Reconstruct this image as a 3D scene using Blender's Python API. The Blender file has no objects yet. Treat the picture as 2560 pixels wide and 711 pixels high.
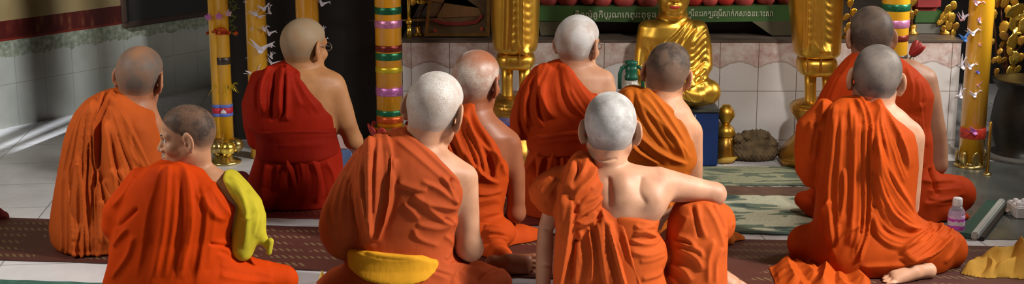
import bpy, bmesh, math, random
import numpy as np
from mathutils import Vector, Matrix, Euler

# ------------------------------------------------------------------ camera model
F = 3600.0; CX = 1280.0; CY = 355.5; H = 1.55; TH = math.radians(12.6)
CT, ST = math.cos(TH), math.sin(TH)
scn = bpy.context.scene
COL = scn.collection
R = math.radians


def ray(px, py):
    u = (px - CX) / F; v = (CY - py) / F
    return np.array([u, CT + v * ST, -ST + v * CT])


def P(px, py, Y):
    """world point at distance Y down the hall"""
    d = ray(px, py); t = Y / d[1]
    return np.array([d[0] * t, Y, H + d[2] * t])


def G(px, py, z=0.0):
    d = ray(px, py); t = (z - H) / d[2]
    return np.array([d[0] * t, d[1] * t, z])


def SC(py, Y):
    d = ray(CX, py); return F * d[1] / Y


def proj(V):
    fw = V[:, 1] * CT - (V[:, 2] - H) * ST
    up = V[:, 1] * ST + (V[:, 2] - H) * CT
    return CX + F * V[:, 0] / fw, CY - F * up / fw


# ------------------------------------------------------------------ materials
def new_mat(name):
    m = bpy.data.materials.new(name); m.use_nodes = True
    nt = m.node_tree
    b = nt.nodes['Principled BSDF']
    return m, nt, b


def N(nt, kind, **kw):
    n = nt.nodes.new(kind)
    for k, v in kw.items():
        if k in n.inputs:
            n.inputs[k].default_value = v
        else:
            setattr(n, k, v)
    return n


def ramp(nt, src, stops, interp='LINEAR'):
    r = nt.nodes.new('ShaderNodeValToRGB'); r.color_ramp.interpolation = interp
    e = r.color_ramp.elements
    while len(e) < len(stops): e.new(0.5)
    for i, (p, c) in enumerate(stops):
        e[i].position = p; e[i].color = (*c, 1) if len(c) == 3 else c
    nt.links.new(src, r.inputs[0])
    return r


def mixc(nt, fac, a, b, mode='MIX'):
    m = nt.nodes.new('ShaderNodeMix'); m.data_type = 'RGBA'; m.blend_type = mode
    for sock, v in ((m.inputs[0], fac), (m.inputs[6], a), (m.inputs[7], b)):
        if isinstance(v, (int, float)): sock.default_value = v
        elif isinstance(v, tuple): sock.default_value = (*v, 1) if len(v) == 3 else v
        else: nt.links.new(v, sock)
    return m.outputs[2]


def math_n(nt, op, a, b=None):
    m = nt.nodes.new('ShaderNodeMath'); m.operation = op
    for sock, v in ((m.inputs[0], a), (m.inputs[1], b)):
        if v is None: continue
        if isinstance(v, (int, float)): sock.default_value = v
        else: nt.links.new(v, sock)
    return m.outputs[0]


def simple(name, col, rough=0.6, metal=0.0, var=0.12, scale=8.0, bump=0.0, bscale=60.0, spec=0.5, coat=0.0, trans=0.0):
    m, nt, b = new_mat(name)
    tc = N(nt, 'ShaderNodeTexCoord')
    n = N(nt, 'ShaderNodeTexNoise', Scale=scale, Detail=5.0)
    nt.links.new(tc.outputs['Object'], n.inputs['Vector'])
    lo = tuple(max(0, c * (1 - var)) for c in col); hi = tuple(min(1, c * (1 + var)) for c in col)
    r = ramp(nt, n.outputs['Fac'], [(0.3, lo), (0.7, hi)])
    nt.links.new(r.outputs[0], b.inputs['Base Color'])
    b.inputs['Roughness'].default_value = rough; b.inputs['Metallic'].default_value = metal
    b.inputs['Specular IOR Level'].default_value = spec
    b.inputs['Coat Weight'].default_value = coat
    b.inputs['Transmission Weight'].default_value = trans
    if bump:
        n2 = N(nt, 'ShaderNodeTexNoise', Scale=bscale, Detail=4.0)
        nt.links.new(tc.outputs['Object'], n2.inputs['Vector'])
        bp = N(nt, 'ShaderNodeBump', Strength=bump, Distance=0.004)
        nt.links.new(n2.outputs['Fac'], bp.inputs['Height']); nt.links.new(bp.outputs[0], b.inputs['Normal'])
    return m


def cloth(name, col, var=0.16, sheen=0.02, transl=0.10, fold=0.16, dark=None):
    """woven robe cotton: uneven dye, fine creases, a little light through it"""
    m, nt, b = new_mat(name)
    tc = N(nt, 'ShaderNodeTexCoord')
    mp = N(nt, 'ShaderNodeMapping'); mp.inputs['Scale'].default_value = (1, 1, 0.45)
    nt.links.new(tc.outputs['Object'], mp.inputs['Vector'])
    n = N(nt, 'ShaderNodeTexNoise', Scale=7.0, Detail=6.0, Roughness=0.6)
    nt.links.new(mp.outputs[0], n.inputs['Vector'])
    lo = dark or tuple(c * (1 - var) for c in col); hi = tuple(min(1, c * (1 + var)) for c in col)
    r = ramp(nt, n.outputs['Fac'], [(0.28, lo), (0.72, hi)])
    nt.links.new(r.outputs[0], b.inputs['Base Color'])
    b.inputs['Roughness'].default_value = 0.72
    b.inputs['Specular IOR Level'].default_value = 0.08
    b.inputs['Sheen Weight'].default_value = sheen; b.inputs['Sheen Roughness'].default_value = 0.4
    b.inputs['Sheen Tint'].default_value = (*[min(1, c * 1.3 + 0.05) for c in col], 1)
    n1 = N(nt, 'ShaderNodeTexNoise', Scale=34.0, Detail=4.0)
    nt.links.new(mp.outputs[0], n1.inputs['Vector'])
    b1 = N(nt, 'ShaderNodeBump', Strength=fold * 2, Distance=0.004)
    nt.links.new(n1.outputs['Fac'], b1.inputs['Height'])
    n2 = N(nt, 'ShaderNodeTexNoise', Scale=420.0, Detail=2.0)
    nt.links.new(tc.outputs['Object'], n2.inputs['Vector'])
    b2 = N(nt, 'ShaderNodeBump', Strength=0.25, Distance=0.001)
    nt.links.new(n2.outputs['Fac'], b2.inputs['Height']); nt.links.new(b1.outputs[0], b2.inputs['Normal'])
    nt.links.new(b2.outputs[0], b.inputs['Normal'])
    if transl:
        tr = N(nt, 'ShaderNodeBsdfTranslucent'); nt.links.new(r.outputs[0], tr.inputs['Color'])
        mx = N(nt, 'ShaderNodeMixShader'); mx.inputs[0].default_value = transl
        nt.links.new(b.outputs[0], mx.inputs[1]); nt.links.new(tr.outputs[0], mx.inputs[2])
        nt.links.new(mx.outputs[0], nt.nodes['Material Output'].inputs['Surface'])
    return m


def skin(name, col, rough=0.52):
    m, nt, b = new_mat(name)
    tc = N(nt, 'ShaderNodeTexCoord')
    n = N(nt, 'ShaderNodeTexNoise', Scale=14.0, Detail=6.0); nt.links.new(tc.outputs['Object'], n.inputs['Vector'])
    lo = (col[0] * 0.82, col[1] * 0.74, col[2] * 0.7); hi = tuple(min(1, c * 1.12) for c in col)
    r = ramp(nt, n.outputs['Fac'], [(0.3, lo), (0.7, hi)])
    nt.links.new(r.outputs[0], b.inputs['Base Color'])
    b.inputs['Roughness'].default_value = rough
    b.inputs['Specular IOR Level'].default_value = .35
    b.inputs['Subsurface Weight'].default_value = 0.18
    b.inputs['Subsurface Radius'].default_value = (1.0, 0.35, 0.2); b.inputs['Subsurface Scale'].default_value = 0.012
    n2 = N(nt, 'ShaderNodeTexNoise', Scale=190.0, Detail=3.0); nt.links.new(tc.outputs['Object'], n2.inputs['Vector'])
    bp = N(nt, 'ShaderNodeBump', Strength=0.18, Distance=0.0015)
    nt.links.new(n2.outputs['Fac'], bp.inputs['Height']); nt.links.new(bp.outputs[0], b.inputs['Normal'])
    return m


def stubble(name, skincol, haircol, speck=0.5, rough=0.5, patch=0.5, sheen=None):
    """shaved scalp: short hairs over skin, thinner where the vertex 'hair_cover' is low"""
    m, nt, b = new_mat(name)
    tc = N(nt, 'ShaderNodeTexCoord')
    at = N(nt, 'ShaderNodeAttribute'); at.attribute_name = 'hair_cover'
    n = N(nt, 'ShaderNodeTexNoise', Scale=330.0, Detail=2.0); nt.links.new(tc.outputs['Object'], n.inputs['Vector'])
    big = N(nt, 'ShaderNodeTexNoise', Scale=16.0, Detail=5.0, Roughness=0.6); nt.links.new(tc.outputs['Object'], big.inputs['Vector'])
    rb = ramp(nt, big.outputs['Fac'], [(0.40, (1 - patch,) * 3), (0.58, (1, 1, 1))])
    rs = ramp(nt, n.outputs['Fac'], [(0.35, (1 - speck,) * 3), (0.62, (1, 1, 1))])
    d1 = math_n(nt, 'MULTIPLY', at.outputs['Fac'], rs.outputs[0]); d2 = math_n(nt, 'MULTIPLY', d1, rb.outputs[0])
    nt.links.new(mixc(nt, d2, tuple(skincol), tuple(haircol)), b.inputs['Base Color'])
    b.inputs['Roughness'].default_value = rough
    b.inputs['Sheen Weight'].default_value = .3 if haircol[0] > .3 else .04; b.inputs['Sheen Roughness'].default_value = 0.35; b.inputs['Specular IOR Level'].default_value = .3 if haircol[0] > .3 else .12
    bp = N(nt, 'ShaderNodeBump', Strength=0.2, Distance=0.0015)
    nt.links.new(n.outputs['Fac'], bp.inputs['Height']); nt.links.new(bp.outputs[0], b.inputs['Normal'])
    return m


# ------------------------------------------------------------------ mesh helpers
def link(o, parent=None):
    COL.objects.link(o)
    if parent is not None: o.parent = parent
    return o


def mk(name, V, Q, mat, parent=None, origin=None, smooth=True, attrs=None):
    V = np.asarray(V, dtype=np.float64)
    if origin is not None: V = V - np.asarray(origin)
    me = bpy.data.meshes.new(name)
    Q = np.asarray(Q, dtype=np.int32)
    me.vertices.add(len(V)); me.vertices.foreach_set('co', V.astype(np.float32).ravel())
    me.loops.add(Q.size); me.loops.foreach_set('vertex_index', Q.ravel())
    me.polygons.add(len(Q))
    me.polygons.foreach_set('loop_start', np.arange(0, Q.size, Q.shape[1], dtype=np.int32))
    me.polygons.foreach_set('use_smooth', np.full(len(Q), smooth))
    me.update(calc_edges=True); me.validate()
    if attrs:
        for k, a in attrs.items():
            at = me.attributes.new(k, 'FLOAT', 'POINT'); at.data.foreach_set('value', a.astype(np.float32))
    me.materials.append(mat)
    return link(bpy.data.objects.new(name, me), parent)


def bm_obj(name, bm, mat, parent=None, loc=None, smooth=False, bevel=0.0, seg=2):
    if bevel:
        bmesh.ops.bevel(bm, geom=[e for e in bm.edges if len(e.link_faces) == 2 and e.calc_face_angle(0) > 0.5],
                        offset=bevel, segments=seg, affect='EDGES', clamp_overlap=True)
    bmesh.ops.recalc_face_normals(bm, faces=bm.faces)
    me = bpy.data.meshes.new(name); bm.to_mesh(me); bm.free()
    for p in me.polygons: p.use_smooth = smooth
    for m in (mat if isinstance(mat, (list, tuple)) else [mat]): me.materials.append(m)
    o = link(bpy.data.objects.new(name, me), parent)
    if loc is not None: o.location = loc
    return o


def box(bm, c, d, rot=None, mi=0):
    m = Matrix.Translation(Vector(c)) @ (rot.to_4x4() if rot else Matrix()) @ Matrix.Diagonal((*d, 1))
    r = bmesh.ops.create_cube(bm, size=1.0, matrix=m)
    for f in {f for v in r['verts'] for f in v.link_faces}: f.material_index = mi


def lathe(bm, prof, c=(0, 0, 0), n=40, mi=0, sq=None):
    """prof: list of (radius, z)"""
    rings = []
    for r, z in prof:
        if r < 1e-5: rings.append([bm.verts.new((c[0], c[1], c[2] + z))])
        else:
            rings.append([bm.verts.new((c[0] + r * math.cos(2 * math.pi * i / n), c[1] + r * math.sin(2 * math.pi * i / n), c[2] + z)) for i in range(n)])
    for a, b in zip(rings, rings[1:]):
        for i in range(n):
            j = (i + 1) % n
            if len(a) == 1 and len(b) == 1: continue
            if len(a) == 1: f = bm.faces.new((a[0], b[j], b[i]))
            elif len(b) == 1: f = bm.faces.new((a[i], a[j], b[0]))
            else: f = bm.faces.new((a[i], a[j], b[j], b[i]))
            f.material_index = mi
    for rg, fl in ((rings[0], True), (rings[-1], False)):
        if len(rg) > 1:
            f = bm.faces.new(rg[::-1] if fl else rg); f.material_index = mi


def tube(bm, pts, rad, n=8, mi=0):
    pts = [Vector(p) for p in pts]
    if not isinstance(rad, (list, tuple)): rad = [rad] * len(pts)
    rings = []; ref = None
    for i, p in enumerate(pts):
        t = (pts[min(i + 1, len(pts) - 1)] - pts[max(i - 1, 0)]).normalized()
        if ref is None: ref = Vector((0, 0, 1)) if abs(t.z) < 0.9 else Vector((1, 0, 0))
        u = t.cross(ref).normalized(); w = u.cross(t).normalized(); ref = w
        rings.append([bm.verts.new(p + (u * math.cos(2 * math.pi * k / n) + w * math.sin(2 * math.pi * k / n)) * rad[i]) for k in range(n)])
    for a, b in zip(rings, rings[1:]):
        for i in range(n):
            j = (i + 1) % n
            f = bm.faces.new((a[i], a[j], b[j], b[i])); f.material_index = mi
    for rg in (rings[0][::-1], rings[-1]):
        f = bm.faces.new(rg); f.material_index = mi


def tag(o, label, cat, group=None, kind=None):
    o['label'] = label
    if cat: o['category'] = cat
    if group: o['group'] = group
    if kind: o['kind'] = kind
    return o


def struct(o):
    o['kind'] = 'structure'; return o


def empty(name, loc, rz=0.0):
    o = bpy.data.objects.new(name, None); o.location = loc; o.rotation_euler = (0, 0, rz); o.empty_display_size = 0.05
    return link(o)


def copy_tree(o, parent=None):
    c = o.copy(); COL.objects.link(c)
    if parent is not None: c.parent = parent
    for ch in list(o.children): copy_tree(ch, c)
    return c


# ------------------------------------------------------------------ distance-field sculpting
def smin(a, b, k):
    if k <= 0: return np.minimum(a, b)
    h = np.maximum(k - np.abs(a - b), 0) / k
    return np.minimum(a, b) - h * h * k * 0.25


def seg_d(x, y, z, p0, r0, p1, r1):
    d = p1 - p0; dd = max(float(d @ d), 1e-9)
    t = np.clip(((x - p0[0]) * d[0] + (y - p0[1]) * d[1] + (z - p0[2]) * d[2]) / dd, 0, 1)
    return np.sqrt((x - p0[0] - t * d[0]) ** 2 + (y - p0[1] - t * d[1]) ** 2 + (z - p0[2] - t * d[2]) ** 2) - (r0 + (r1 - r0) * t)


def ell_d(x, y, z, c, r, M=None):
    x = x - c[0]; y = y - c[1]; z = z - c[2]
    if M is not None:
        x, y, z = (M[0][0] * x + M[0][1] * y + M[0][2] * z, M[1][0] * x + M[1][1] * y + M[1][2] * z, M[2][0] * x + M[2][1] * y + M[2][2] * z)
    k0 = np.sqrt((x / r[0]) ** 2 + (y / r[1]) ** 2 + (z / r[2]) ** 2)
    k1 = np.sqrt((x / r[0] ** 2) ** 2 + (y / r[1] ** 2) ** 2 + (z / r[2] ** 2) ** 2) + 1e-6
    return k0 * (k0 - 1) / k1


def axis(lo, hi, step, fines):
    a = [lo]
    while a[-1] < hi:
        s = step
        for f0, f1, fs in fines:
            if f0 <= a[-1] < f1: s = min(s, fs)
        a.append(a[-1] + s)
    return np.array(a)


def nets(f, xs, ys, zs):
    """surface nets on a rectilinear grid -> vertices, quads"""
    ins = f < 0
    nx, ny, nz = f.shape
    cnt = np.zeros((nx - 1, ny - 1, nz - 1), np.int8)
    for i in (0, 1):
        for j in (0, 1):
            for k in (0, 1):
                cnt += ins[i:nx - 1 + i, j:ny - 1 + j, k:nz - 1 + k]
    act = (cnt > 0) & (cnt < 8)
    I, J, K = np.nonzero(act)
    idx = np.full(act.shape, -1, np.int64); idx[I, J, K] = np.arange(len(I))
    acc = np.zeros((len(I), 3)); num = np.zeros(len(I))
    co = [(i, j, k) for i in (0, 1) for j in (0, 1) for k in (0, 1)]
    for a in co:
        for b in co:
            if sum(abs(p - q) for p, q in zip(a, b)) == 1 and a < b:
                fa = f[I + a[0], J + a[1], K + a[2]]; fb = f[I + b[0], J + b[1], K + b[2]]
                x = (fa < 0) != (fb < 0)
                t = np.where(x, fa / np.where(x, fa - fb, 1), 0)
                for ax in range(3):
                    acc[:, ax] += np.where(x, a[ax] + t * (b[ax] - a[ax]), 0)
                num += x
    acc /= num[:, None]
    ax_ = []
    for A, ii, c in ((xs, I, 0), (ys, J, 1), (zs, K, 2)):
        ax_.append(A[ii] + acc[:, c] * (A[ii + 1] - A[ii]))
    V = np.stack(ax_, 1)
    quads = []
    # x edges
    for axn in range(3):
        sl0 = [slice(None)] * 3; sl1 = [slice(None)] * 3
        sl0[axn] = slice(0, -1); sl1[axn] = slice(1, None)
        a = ins[tuple(sl0)]; b = ins[tuple(sl1)]
        E = np.array(np.nonzero(a != b)).T
        o1, o2 = [q for q in range(3) if q != axn]
        E = E[(E[:, o1] > 0) & (E[:, o2] > 0) & (E[:, o1] < f.shape[o1] - 1) & (E[:, o2] < f.shape[o2] - 1)]
        if not len(E): continue
        c = []
        for d1, d2 in ((1, 1), (0, 1), (0, 0), (1, 0)):
            e = E.copy(); e[:, o1] -= d1; e[:, o2] -= d2
            c.append(idx[e[:, 0], e[:, 1], e[:, 2]])
        q = np.stack(c, 1)
        neg = ~a[E[:, 0], E[:, 1], E[:, 2]]
        if axn == 1: neg = ~neg
        q[neg] = q[neg][:, ::-1]
        quads.append(q)
    Q = np.concatenate(quads)
    Q = Q[(Q >= 0).all(1)]
    return V, Q


def vnormals(V, Q):
    a = V[Q[:, 2]] - V[Q[:, 0]]; b = V[Q[:, 3]] - V[Q[:, 1]]
    n = np.cross(a, b)
    Nn = np.zeros_like(V)
    for c in range(4): 
        for ax in range(3): Nn[:, ax] += np.bincount(Q[:, c], n[:, ax], len(V))
    return Nn / (np.linalg.norm(Nn, axis=1, keepdims=True) + 1e-12)


def relax(V, Q, it=1, lam=0.5):
    """a little Laplacian smoothing"""
    for _ in range(it):
        S = np.zeros_like(V); c = np.zeros(len(V))
        for a, b in ((0, 1), (1, 2), (2, 3), (3, 0)):
            for i, j in ((Q[:, a], Q[:, b]), (Q[:, b], Q[:, a])):
                for ax in range(3): S[:, ax] += np.bincount(i, V[j, ax], len(V))
                c += np.bincount(i, minlength=len(V))
        V = V + lam * (S / np.maximum(c, 1)[:, None] - V)
    return V


def biggest(V, Q):
    """keep the largest connected piece"""
    lab = np.arange(len(V))
    while True:
        m = lab[Q].min(1); new = lab.copy()
        for c in range(4): np.minimum.at(new, Q[:, c], m)
        new = new[new]
        if (new == lab).all(): break
        lab = new
    keep = lab == np.bincount(lab).argmax()
    idx = np.cumsum(keep) - 1
    return V[keep], idx[Q[keep[Q].all(1)]]


def smooth_line(pts, n=None):
    p = np.array(pts, float)
    if len(p) == 2: p = np.array([p[0], p[0] * .67 + p[1] * .33, p[0] * .33 + p[1] * .67, p[1]])
    L = np.concatenate([[0], np.cumsum(np.linalg.norm(np.diff(p, axis=0), axis=1))])
    if n is None: n = max(4, int(L[-1] / 9))
    e = np.vstack([2 * p[0] - p[1], p, 2 * p[-1] - p[-2]])
    out = []
    for t in np.linspace(0, L[-1] * 0.9999, n):
        i = int(np.searchsorted(L, t, side='right') - 1); u = (t - L[i]) / (L[i + 1] - L[i])
        a, b, c, d = e[i], e[i + 1], e[i + 2], e[i + 3]
        out.append(0.5 * ((2 * b) + (c - a) * u + (2 * a - 5 * b + 4 * c - d) * u * u + (-a + 3 * b - 3 * c + d) * u ** 3))
    return np.array(out)


def poly_sd(x, z, poly):
    """signed distance to a polygon, negative inside; x (nx,1), z (1,nz)"""
    d = np.full(np.broadcast(x, z).shape, 1e9); s = np.zeros(d.shape, bool)
    n = len(poly)
    for i in range(n):
        ax, az = poly[i]; bx, bz = poly[(i + 1) % n]
        ex, ez = bx - ax, bz - az
        t = np.clip(((x - ax) * ex + (z - az) * ez) / (ex * ex + ez * ez + 1e-12), 0, 1)
        d = np.minimum(d, (x - ax - t * ex) ** 2 + (z - az - t * ez) ** 2)
        c = (az > z) != (bz > z)
        with np.errstate(divide='ignore', invalid='ignore'):
            xx = (bx - ax) * (z - az) / (bz - az if bz != az else 1e-12) + ax
        s ^= c & (x < xx)
    d = np.sqrt(d)
    return np.where(s, -d, d)


class Sculpt:
    """shapes are given by the place they have in the hall: (px, py) sight line and w metres in front of distance D"""

    def __init__(self, D, floor=0.008):
        self.D = D; self.pr = {}; self.st = {}; self.fine = {}; self.floor = floor; self.clip = {}
        self.rng = random.Random(int(D * 1000))

    def pt(self, px, py, w=0.0): return P(px, py, self.D - w)

    def rad(self, r, py, w=0.0): return r / SC(py, self.D - w)

    def add(self, t, op, fn, lo, hi, k): self.pr.setdefault(t, []).append((op, fn, np.array(lo, float), np.array(hi, float), k))

    def cap(self, t, pts, k=0.03, op='u'):
        q = [(self.pt(p[0], p[1], p[2]), self.rad(p[3], p[1], p[2])) for p in pts]
        return self.cap3(t, q, k, op)

    def cap3(self, t, q, k=0.03, op='u'):
        lo = np.min([p - r for p, r in q], 0); hi = np.max([p + r for p, r in q], 0)

        def fn(x, y, z):
            f = None
            for (p0, r0), (p1, r1) in zip(q, q[1:]):
                g = seg_d(x, y, z, p0, r0, p1, r1)
                f = g if f is None else np.minimum(f, g)
            return f
        self.add(t, op, fn, lo, hi, k)

    def ell(self, t, px, py, w, rx, rz, ry, k=0.03, op='u', roll=0.0):
        """rx, rz in px, ry (depth) in metres"""
        c = self.pt(px, py, w); r = (self.rad(rx, py, w), ry, self.rad(rz, py, w))
        M = np.array(Matrix.Rotation(R(roll), 3, 'Y').transposed()) if roll else None
        m = max(r)
        self.add(t, op, lambda x, y, z: ell_d(x, y, z, c, r, M), c - m, c + m, k)

    def loft(self, t, rows, k=0.03, n=2.3, grow=0.0, op='u', w0=0.0):
        """rows: (py, x_left, x_right, w, half_depth)"""
        rows = sorted(rows)
        py = np.array([r[0] for r in rows], float)
        a = np.array([[self.pt(r[1], r[0])[0], self.pt(r[2], r[0])[0], self.D - r[3] - w0, r[4]] for r in rows])
        zz = np.array([self.pt(CX, p)[2] for p in py])
        zs = np.linspace(zz[-1], zz[0], 160)
        cur = [np.interp(zs, zz[::-1], a[::-1, i]) for i in range(4)]
        ker = np.hanning(11); ker /= ker.sum()
        cur = [np.convolve(np.pad(c, 5, mode='edge'), ker, 'valid') for c in cur]
        xl, xr, yc, dh = cur
        xl = xl - grow; xr = xr + grow; dh = dh + grow
        lo = [xl.min(), (yc - dh).min(), zs[0]]; hi = [xr.max(), (yc + dh).max(), zs[-1]]

        def fn(x, y, z):
            z1 = z.ravel()
            L, Rr, Yc, Dh = (np.interp(z1, zs, c)[None, None, :] for c in (xl, xr, yc, dh))
            A = np.maximum((Rr - L) / 2, 0.004); C_ = (L + Rr) / 2; Dh = np.maximum(Dh, 0.004)
            g = (np.abs((x - C_) / A) ** n + np.abs((y - Yc) / Dh) ** n) ** (1 / n)
            d = (g - 1) * np.minimum(A, Dh) * 0.92
            e = np.maximum(zs[0] - z, z - zs[-1])
            return -smin(-d, -(e + 0 * d), 0.03)
        self.add(t, op, fn, lo, hi, k)

    def poly(self, t, pts, op='s', k=0.006, y0=None, y1=None):
        """prism with this outline in the plane at distance D, cut away (s) or kept (i)"""
        q = [(self.pt(a, b)[0], self.pt(a, b)[2]) for a, b in pts]
        xs = [p[0] for p in q]; zs = [p[1] for p in q]

        def fn(x, y, z):
            d = poly_sd(x[:, 0, :], z[0], q)[:, None, :]
            if y0 is not None:
                d = np.maximum(d, np.maximum(y0 - y, y - y1))
            return d
        big = 5.0
        lo = [min(xs), -big, min(zs)]; hi = [max(xs), big * 3, max(zs)]
        if y0 is not None: lo[1] = y0; hi[1] = y1
        self.add(t, op, fn, lo, hi, k)

    def stroke(self, t, pts, amp=4, wl=8, wr=8, tap=(0.15, 0.2)):
        self.st.setdefault(t, []).append((smooth_line(pts), amp, wl, wr, tap))

    def fan(self, t, A, B, n, amp=4, w=9, tap=(0.1, 0.25), jit=0.5, trim=0.25, bias=0):
        m = 14
        a = smooth_line(A, m); b = smooth_line(B, m)
        for i in range(n):
            u = (i + 0.5 + self.rng.uniform(-jit, jit) * 0.8) / n
            wob = self.rng.uniform(-1, 1) * jit / n
            p = np.array([a[q] * (1 - uu) + b[q] * uu for q, uu in ((q, u + wob * math.sin(q / m * 3.1)) for q in range(m))])
            s0 = int(self.rng.uniform(0, trim) * m); s1 = m - int(self.rng.uniform(0, trim) * m)
            steep = self.rng.random() < 0.5 + bias
            ww = w * self.rng.uniform(0.7, 1.35); aa = amp * self.rng.uniform(0.5, 1.3)
            wl, wr = (ww * 1.5, ww * 0.5) if steep else (ww * 0.6, ww * 1.4)
            self.st.setdefault(t, []).append((smooth_line(p[s0:s1]), aa, wl, wr, tap))
        for i in range(n):
            u = self.rng.random(); wob = self.rng.uniform(-1, 1) * .8 / n
            p = np.array([a[q] * (1 - uu) + b[q] * uu for q, uu in ((q, u + wob * (q / m - .5)) for q in range(m))])
            s0 = self.rng.randint(0, m - 8); s1 = min(m, s0 + self.rng.randint(7, 12))
            ww = max(3.2, w * self.rng.uniform(.32, .55)); aa = amp * self.rng.uniform(.16, .34) * (1 if self.rng.random() < .65 else -1)
            self.st.setdefault(t, []).append((smooth_line(p[s0:s1]), aa, ww * self.rng.uniform(.6, 1.3), ww * self.rng.uniform(.6, 1.3), (.25, .35)))

    def mesh(self, t, step=0.006):
        pr = self.pr[t]
        U = [p for p in pr if p[0] == 'u']
        lo = np.min([p[2] for p in U], 0) - 0.02; hi = np.max([p[3] for p in U], 0) + 0.02
        lo[2] = max(lo[2], self.floor - 0.02)
        if t in self.clip: lo = np.maximum(lo, self.clip[t][0]); hi = np.minimum(hi, self.clip[t][1])
        fines = self.fine.get(t, [])
        ax = [axis(lo[i], hi[i], step, [(fz[0][i], fz[1][i], fz[2]) for fz in fines]) for i in range(3)]
        xs, ys, zs = ax
        f = np.full((len(xs), len(ys), len(zs)), 0.05, np.float32)
        for op, fn, l, h, k in pr:
            m = 0.03 + k
            sl = []
            for i in range(3):
                a0, a1 = (0, len(ax[i])) if op == 'i' else (np.searchsorted(ax[i], l[i] - m), np.searchsorted(ax[i], h[i] + m))
                sl.append(slice(a0, a1))
            sl = tuple(sl)
            if f[sl].size == 0: continue
            x = xs[sl[0]][:, None, None]; y = ys[sl[1]][None, :, None]; z = zs[sl[2]][None, None, :]
            d = fn(x, y, z).astype(np.float32)
            g = f[sl]
            if op == 'u': f[sl] = smin(g, d, k)
            elif op == 's': f[sl] = -smin(-g, d, k)
            else: f[sl] = -smin(-g, -d, k)
        fl = (self.floor - zs)[None, None, :].astype(np.float32)
        f = np.maximum(f, fl + 0 * f)
        f[0], f[-1], f[:, 0], f[:, -1], f[:, :, 0], f[:, :, -1] = (0.05,) * 6
        V, Q = nets(f, xs, ys, zs)
        V = relax(V, Q, 1, 0.4)
        if t in self.st: V = self.fold(V, Q, self.st[t])
        return V, Q

    def fold(self, V, Q, strokes):
        nm = vnormals(V, Q)
        px, py = proj(V)
        eye = np.array([0, 0, H]) - V; eye /= np.linalg.norm(eye, axis=1, keepdims=True)
        fc = np.clip(((nm * eye).sum(1) - 0.05) / 0.4, 0, 1); fc = fc * fc * (3 - 2 * fc)
        disp = np.zeros(len(V))
        vis = np.nonzero(fc > 0)[0]
        for L, amp, wl, wr, tap in strokes:
            m = 3.2 * max(wl, wr)
            lo = L.min(0) - m; hi = L.max(0) + m
            s = vis[(px[vis] > lo[0]) & (px[vis] < hi[0]) & (py[vis] > lo[1]) & (py[vis] < hi[1])]
            if not len(s): continue
            x = px[s]; y = py[s]
            best = np.full(len(s), 1e9); side = np.ones(len(s)); along = np.zeros(len(s))
            n = len(L) - 1
            for i in range(n):
                a = L[i]; e = L[i + 1] - a; ee = max(e @ e, 1e-9)
                t = np.clip(((x - a[0]) * e[0] + (y - a[1]) * e[1]) / ee, 0, 1)
                dx = x - a[0] - t * e[0]; dy = y - a[1] - t * e[1]
                d = dx * dx + dy * dy
                b = d < best
                best = np.where(b, d, best)
                side = np.where(b, e[0] * dy - e[1] * dx, side); along = np.where(b, (i + t) / n, along)
            d = np.sqrt(best)
            w = np.where(side > 0, wl, wr)
            q = d / w
            prof = np.exp(-q ** 1.4) - 0.22 * np.exp(-(q / 2.2) ** 2)
            ta = np.ones(len(s))
            if tap[0] > 0: ta *= np.clip(along / tap[0], 0, 1)
            if tap[1] > 0: ta *= np.clip((1 - along) / tap[1], 0, 1)
            disp[s] += 1.75 * amp * prof * ta * (2 - ta)
        fw = V[:, 1] * CT - (V[:, 2] - H) * ST
        V2 = V + nm * (disp * fc * fw / F)[:, None]
        V2 = relax(V2, Q, 1, 0.35)
        V2[:, 2] = np.maximum(V2[:, 2], self.floor)
        return V2


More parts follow.
